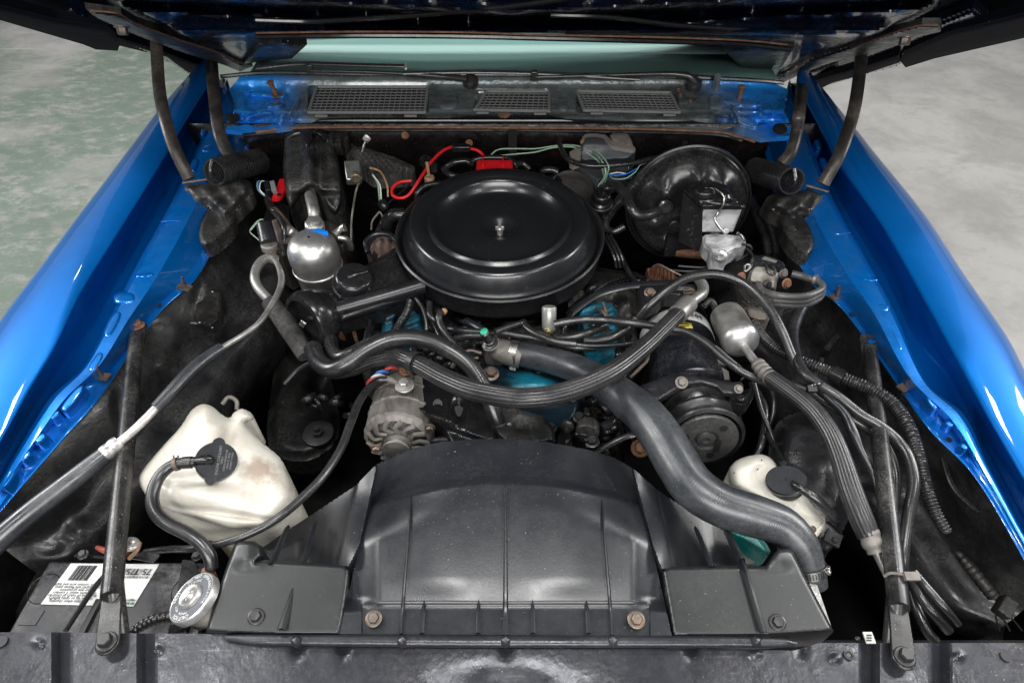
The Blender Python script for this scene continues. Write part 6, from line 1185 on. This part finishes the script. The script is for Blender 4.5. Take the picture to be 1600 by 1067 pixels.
# washer tank
t = thing('washer_reservoir', 'small milky white washer tank under the radiator hose on the right', 'washer tank', tuple(P(1210, 770, -.15)))
wo = V('X2', [(183,300),(195,245),(240,195),(310,165),(380,148),(440,145),(500,168),(545,215),(600,300),(700,400),(760,450),(840,550),(900,620),(922,655),(905,720),(860,770),(800,812),(740,745),(640,640),(500,560),(360,490),(230,420),(195,370)])
MB().relief(wo, lambda x, y, s: -.085 + .045 * math.sqrt(1 - (1 - min(1, s / 17)) ** 2) - .012 * gs(x, y, 1190, 735, 8, 14, 30), .06, 1.8, smooth=3).out('tank', tm, t, ang=80)
MB().relief(V('X2', [(760,720),(905,660),(908,700),(860,770),(800,812)]), lambda x, y, s: -.05 + .006 * st(0, 3, s), .03, 1.5).out('tank_lug', tm, t)
MB().bolt(V('X2', [(826,712,-.042)])[0], (.4, -.6, 1), 4).out('lug_bolt', M['boltm'], t)
for (x, y) in ((437,186),(407,257),(230,285),(578,496),(465,486),(372,450)): MB().sphere(V('X2', [(x, y, -.045)])[0], 1.2).out('dirt_speck', M['black'], t)
MB().relief(V('X2', [(210,830),(260,815),(330,830),(440,900),(420,990),(300,1000)]), lambda x, y, s: -.14 + .02 * st(0, 6, s), .06, 2).out('lower_tank', mat('greyed_milky_plastic', (.42,.42,.36), .5, 0), t)
MB().relief(V('X2', [(160,685),(300,730),(420,755),(480,830),(505,880),(460,912),(330,830),(200,760)]), lambda x, y, s: -.09 + .015 * st(0, 6, s), .04, 1.8).out('fluid_level', mat('teal_fluid_tank', (.02,.30,.27), .3, 0, col2=(.4,.6,.55), cs=9), t)
qc = P(1228, 750, -.02); zc_ = axv(qc, 26, -.1, -1)
ct = thing('black_filler_cap', 'smooth black eared cap on the washer tank', 'cap', tuple(qc)); k_ = dep(qc) / FPX
MB().lathe(qc, zc_, [(26,-12),(28,-4),(28,0),(26,2),(1,2.4)], 48, mod=lambda th, r_, h: 1 + .08 * math.cos(2 * th + .4), cap=False).out('cap_disc', M['plastic'], ct, ang=40)
MB().lathe(qc, zc_, [(26,-20),(27,-12),(26,-8)], 40).out('cap_skirt', M['black'], ct)
MB().tube([(1237,754,-.012),(1246,760,-.008),(1257,767,-.008)], [4.5,5.5,5.5], 14).out('nipple', M['gloss'], ct)
one('washer_tube', MB().tube([(1254,765,-.010),(1268,774,-.010),(1284,788,-.018),(1300,805,-.035),(1306,814,-.055)], [6.5,7.5,8,8,7.5], 16), M['rubber'], 'short black tube bending from the washer cap nipple', 'hose')
one('washer_tank_hose', MB().tube([(1198,678,-.13),(1212,702,-.10),(1224,724,-.06)], [4,5,5], 10), M['rubber'], 'thin black hose reaching the back of the washer cap', 'hose')
t = thing('tank_bracket', 'black steel bracket with a bolt right of the washer tank', 'bracket', tuple(P(1300, 845, -.12)))
MB().relief(V('X2', [(905,655),(940,650),(1065,765),(1030,800),(940,880),(800,810),(860,770)]), lambda x, y, s: -.085 + .004 * st(0, 3, s), .01, 1.6).out('bracket_plate', M['satin'], t)
MB().box(V('X2', [(975,780,-.078)])[0], (.022, .02, .006), (0, -.2, 1), (.6, 1, 0)).out('square_hole', M['black'], t)
MB().bolt(V('X2', [(990,790,-.075)])[0], (0, -.4, 1), 5, washer=False).out('bolt', M['bolt_dark'], t)
# battery
bt = thing('battery', 'black car battery with a white barcode label, front left behind the panel', 'battery', tuple(P(160, 930, -.25)))
zb = -.075
bq = lambda u_, v_, z=zb: P((76 + (304 - 76) * u_) * (1 - v_) + (10 + (292 - 10) * u_) * v_, 876 + 116 * v_ + 2 * u_, z)
MB().prism([bq(0, 0), bq(1.06, 0), bq(1.08, 1.15), bq(0, 1.15)], h=.17).out('battery_case', mat('battery_black', (.018,.019,.024), .32, 0, rvar=.08, dust=.5, speck=.5), bt, bev=.004)
MB().prism([bq(.16, .03, zb + .0012), bq(.76, .03, zb + .0012), bq(.66, .60, zb + .0012), bq(.10, .58, zb + .0012)], h=.001).out('white_label', M['white'], bt)
def qrt(u_, v_, z=zb + .0022):   # label coordinates, u right v down
    a_ = Vector(bq(.16, .03, z)); b_ = Vector(bq(.76, .03, z)); c_ = Vector(bq(.66, .60, z)); d_ = Vector(bq(.10, .58, z))
    return (a_ * (1 - u_) + b_ * u_) * (1 - v_) + (d_ * (1 - u_) + c_ * u_) * v_
xa = .10; rb = random.Random(11)
while xa < .32:
    w_ = rb.choice((.003, .005, .008)); MB().prism([qrt(xa, .05), qrt(xa + w_, .05), qrt(xa + w_ - .005, .42), qrt(xa - .005, .42)], h=.0006).out('barcode_bar', M['black'], bt); xa += w_ + rb.choice((.004, .006, .009))
pg = mat('print_grey', (.42,.42,.42), .5, 0, rvar=0)
right_b = qrt(0, .5) - qrt(1, .5); up_b = qrt(.5, 1) - qrt(.5, 0)
for s_, u0, wd in (('75-T', .885, .095), ('75', .75, .08), ('53', .62, .08)):
    MB().prism([qrt(u0 - wd, .12), qrt(u0 + wd * .8, .12), qrt(u0 + wd * .7, .26), qrt(u0 - wd, .26)], h=.0004).out('label_box', pg, bt)
    text('label_text', s_, qrt(u0 - .012, .19) + Vector((0, 0, .0006)), right_b, up_b, .0125, M['black'], bt, depth=.0001)
text('label_text', 'recycle used batteries', qrt(.80, .94), right_b, up_b, .0055, M['black'], bt, depth=.0001)
text('label_text', 'return used batteries', qrt(.80, .865), right_b, up_b, .0055, M['black'], bt, depth=.0001)
text('label_text', 'GROUP SIZE', qrt(.885, .32), right_b, up_b, .004, M['black'], bt, depth=.0001)
text('label_text', 'RESERVE', qrt(.75, .32), right_b, up_b, .004, M['black'], bt, depth=.0001)
for j in range(7):
    v_ = .52 + j * .066; rr_ = random.Random(j)
    text('label_text', ['batteries contain acid and lead', 'keep sparks and flames away', 'wear eye protection', 'flush with water if contact', 'keep out of reach of children', 'do not tip or open battery', 'ventilate when charging'][j], qrt(.27 + .0 * j, v_), right_b, up_b, .0056, M['black'], bt, depth=.0001)
for j in range(3):
    an = R(90 + 120 * j); c_ = qrt(.945, .9); MB().prism([c_ + Vector((math.cos(an + o_) * .0045, math.sin(an + o_) * .0045, 0)) for o_ in (-.6, 0, .6)] + [c_ + Vector((math.cos(an) * .002, math.sin(an) * .002, 0))], h=.0003).out('recycling_arrow', M['green'], bt)
for (u_, v_) in ((.03, .37), (.93, .38)):
    c_ = bq(u_ + .04, v_, zb + .0006); MB().lathe(c_, Z, [(.020, 0), (.0205, .0006), (.021, 0)], 48, m=True, cap=False).out('moulded_ring', M['plastic'], bt)
MB().prism([bq(.05, .66, zb+.001), bq(.14, .66, zb+.001), bq(.13, .86, zb+.001), bq(.03, .86, zb+.001)], h=.001).out('moulded_square', M['plastic'], bt)
MB().relief([(285,874),(304,876),(316,905),(300,960),(290,990),(262,990),(276,930)], lambda x, y, s: zb + .004, .02, 2).out('side_rib', M['gloss'], bt)
for (x, y, lb) in ((130,866,0),(308,868,0)): MB().bolt((x, y, zb + .01), (0, 0, 1), 6).out('hold_down_bolt', M['bolt_dark'], bt)
MB().tube([(118,868,zb),(150,870,zb),(190,872,zb)], 3.5, 8).out('vent_rail', M['gloss'], bt)
t = thing('battery_terminal', 'bright battery terminal ring with a red lead beside the left brace rod', 'terminal', tuple(P(205, 850, -.05)))
MB().lathe((205,850,-.035), axv(P(205,850,-.035), 40, .2, -1), [(11,-4),(12,-2),(12,3),(9,5),(5,5),(5,9),(2,10)], 28).out('terminal_ring', M['alu_bright'], t, ang=30)
MB().tube([(152,855,-.06),(165,860,-.05),(185,862,-.045),(200,866,-.045)], [3.5,5,5,4], 10).out('red_boot', mat('faded_red_boot', (.25,.05,.035), .5, 0), t)
MB().tube([(218,848,-.04),(214,860,-.04),(202,872,-.05)], 3.5, 10).out('terminal_clip', M['tan'], t)
MB().prism([(222,861,-.05),(250,866,-.05),(240,878,-.05),(205,872,-.05)], h=.003).out('flat_lug', M['plastic'], t)
one('battery_strap', MB().tube([(170,892,-.06),(150,915,-.055),(125,950,-.05),(102,985,-.045)], [4,4.5,4.5,4.5], 8), M['satin'], 'thin black rod slanting across the battery label', 'rod')
one('battery_side_rod', MB().prism([(150,935,-.06),(158,935,-.06),(130,990,-.05),(120,990,-.05)], h=.008), M['black'], 'dark strap beside the slanting rod over the battery', 'strap')
one('ribbed_cable', MB().tube([(200,992,-.045),(225,975,-.045),(250,965,-.045),(278,962,-.05)], [8,9,9,9], 14, ring=(.006, .12)), M['rubber'], 'ribbed black cable lying across the front edge of the battery', 'cable')
# brace rods
Z3 = Vector((0, 0, 1))
def brace(label, top, bot, topw, botw, bolt_top, bolt_bot):
    t = thing('brace_rod', label, 'brace rod', tuple((P(*top) + P(*bot)) / 2), 'radiator support brace rods')
    a, b = P(*top), P(*bot); d = (b - a).normalized(); bm = mat('worn_black_rod_paint', (.012,.012,.013), .3, .1, col2=(.03,.028,.026), cs=20, cw=(.5,.7), rvar=.12, dust=.45, speck=1.0, ds=300) if 'worn_black_rod_paint' not in bpy.data.materials else bpy.data.materials['worn_black_rod_paint']
    a1 = a + d * .06; b1 = b - d * .07
    MB().tube([a1 - d * .035 - Z3 * .011, a1 - d * .014 - Z3 * .004, a1 + d * .01, b1 - d * .03, b1 - d * .004 - Z3 * .003, b1 + d * .055 - Z3 * .030], [topw * .9, topw * .95, topw * 1.0, botw * 1.0, botw * .98, botw * .95], 20, step=.006).out('rod', bm, t)
    for p, q_, w_ in ((a, 1, topw), (b, -1, botw)):
        k_ = dep(p) / FPX; x = d.cross(Vector((0, 0, 1))).normalized(); n_ = x.cross(d)
        pts = []
        for j in range(9): an = math.pi * j / 8; pts.append(p - d * q_ * math.sin(an) * w_ * 1.25 * k_ + x * math.cos(an) * w_ * 1.15 * k_)
        pts += [p + d * q_ * .075 - x * w_ * .95 * k_, p + d * q_ * .075 + x * w_ * .95 * k_]
        MB().prism(pts, h=.004, dirv=-n_ if n_.z > 0 else n_).out('flattened_end', bm, t, bev=.001)
        mt_ = bolt_top if q_ == 1 else bolt_bot
        if mt_: MB().bolt(p + Vector((0, 0, .001)), n_ if n_.z > 0 else -n_, w_ * .72, w_ * .6).out('end_bolt', M[mt_], t, ang=30)
brace('left brace rod from the blue fender ledge to the front panel, passing over the battery', (215,510,-.052), (167,1003,.012), 11, 15.5, 'rust', 'bolt_dark')
brace('right brace rod from the blue fender ledge to the front panel, beside the ribbed hose', (1357,530,-.052), (1413,1026,.012), 11, 15.5, None, 'bolt_dark')
one('rod_end_hole', MB().lathe((1361,534,-.0505), Z, [(4.5, 0), (4.5, .6)], 16), M['blue'], 'bolt hole showing blue at the upper end of the right brace rod', 'hole')
# fuel / refrigerant line on the left
t = thing('refrigerant_line', 'metal line with a black sleeve running from the switch down to the lower left', 'pipe', tuple(P(350, 545, -.02)))
MB().tube([(427,403,-.04),(435,416,-.03),(440,434,-.022),(437,452,-.018),(426,474,-.015),(406,503,-.012),(384,521,-.012),(358,537,-.012),(340,548,-.010)], [4,4.4,5.2,5,4.6,4.4,4.5,4.6,4.8], 14).out('upper_pipe', M['alu'], t)
MB().tube([(346,544,-.011),(322,560,-.006),(295,583,-.002),(268,612,.0),(243,638,.0)], [9,10,10.5,10.5,9.5], 18).out('sleeve', M['rubber_blue'], t)
MB().tube([(246,635,.0),(226,656,.0),(205,676,.0),(184,693,-.002)], [6.5,7,7,7], 16).out('lower_pipe', M['alu_bright'], t)
MB().tube([(186,690,-.002),(172,702,-.003),(160,713,-.004)], [12,13,13.5], 26, ring=(.014, .10)).out('crimped_ferrule', M['alu_bright'], t)
MB().tube([(163,711,-.004),(130,737,-.008),(90,768,-.014),(45,803,-.02),(0,842,-.03),(-40,880,-.04)], [13.5,15,16,17,18,19], 24).out('rubber_hose', M['rubber_blue'], t)

t = thing('fan_belt', 'black fan belt stretched between the alternator and the water pump pulley', 'belt', tuple(P(720, 690, -.12)))
MB().tube([(650,690,-.11),(700,686,-.10),(760,690,-.10),(800,694,-.10)], 4.5, 8, flat=.6).out('belt', M['rubber'], t)
for nm, pts, r_, mt, lb, cat in (
 ('spark_plug_wire', [(668,470,-.07),(676,500,-.06),(690,530,-.06),(706,552,-.07)], 4, 'gloss', 'black spark plug wire dropping from the left front of the air cleaner', 'wire'),
 ('spark_plug_wire', [(892,488,-.07),(884,505,-.06),(880,525,-.07)], 4, 'gloss', 'short black spark plug wire under the right front of the air cleaner', 'wire'),
 ('fuel_pipe', [(706,575,-.07),(716,560,-.06),(732,548,-.055),(752,552,-.06)], 3, 'boltm', 'thin dull metal pipe left of the green-capped sensor', 'pipe'),
 ('fuel_pipe', [(985,590,-.07),(1000,575,-.06),(1012,560,-.06),(1010,540,-.07)], 3, 'boltm', 'thin dull metal pipe left of the compressor shell', 'pipe'),
 ('wiring_harness', [(600,340,-.14),(590,365,-.12),(578,385,-.11),(586,402,-.10)], 5, 'rubber', 'black harness curling beside the left rear of the snorkel', 'wiring'),
 ('wiring_harness', [(575,395,-.09),(572,378,-.08),(588,366,-.075),(610,368,-.075),(622,380,-.08)], 4.5, 'plastic', 'black strap arching over the rusty manifold left of the air cleaner', 'wiring'),
 ('wiring_harness', [(968,395,-.13),(985,430,-.12),(1000,448,-.11),(1010,470,-.10)], 4, 'rubber', 'black harness between the air cleaner and the booster', 'wiring'),
 ('wiring_harness', [(445,600,-.22),(470,575,-.20),(500,565,-.18),(520,590,-.19)], 4, 'bolt_dark', 'dark line curving over the shadowed control arm', 'wiring'),
 ('steering_hose', [(1175,600,-.16),(1195,640,-.15),(1190,690,-.16),(1178,720,-.18)], 6, 'rubber', 'black hose in the shadow right of the compressor pulley', 'hose'),
 ): one(nm, MB().tube(pts, r_, 10), M[mt], lb, cat)
one('exhaust_manifold', MB().relief([(572,392),(588,372),(612,370),(628,384),(618,398),(590,408)], lambda x, y, s: -.11 + .012 * st(0, 6, s) + .004 * math.sin(x * .5), .05, 2, smooth=2), mat('pinkish_rusty_casting', (.16,.11,.09), .6, .2, col2=(.09,.06,.05), cs=40, dust=.4), 'pinkish rusty casting glimpsed between the snorkel and the air cleaner', 'manifold')
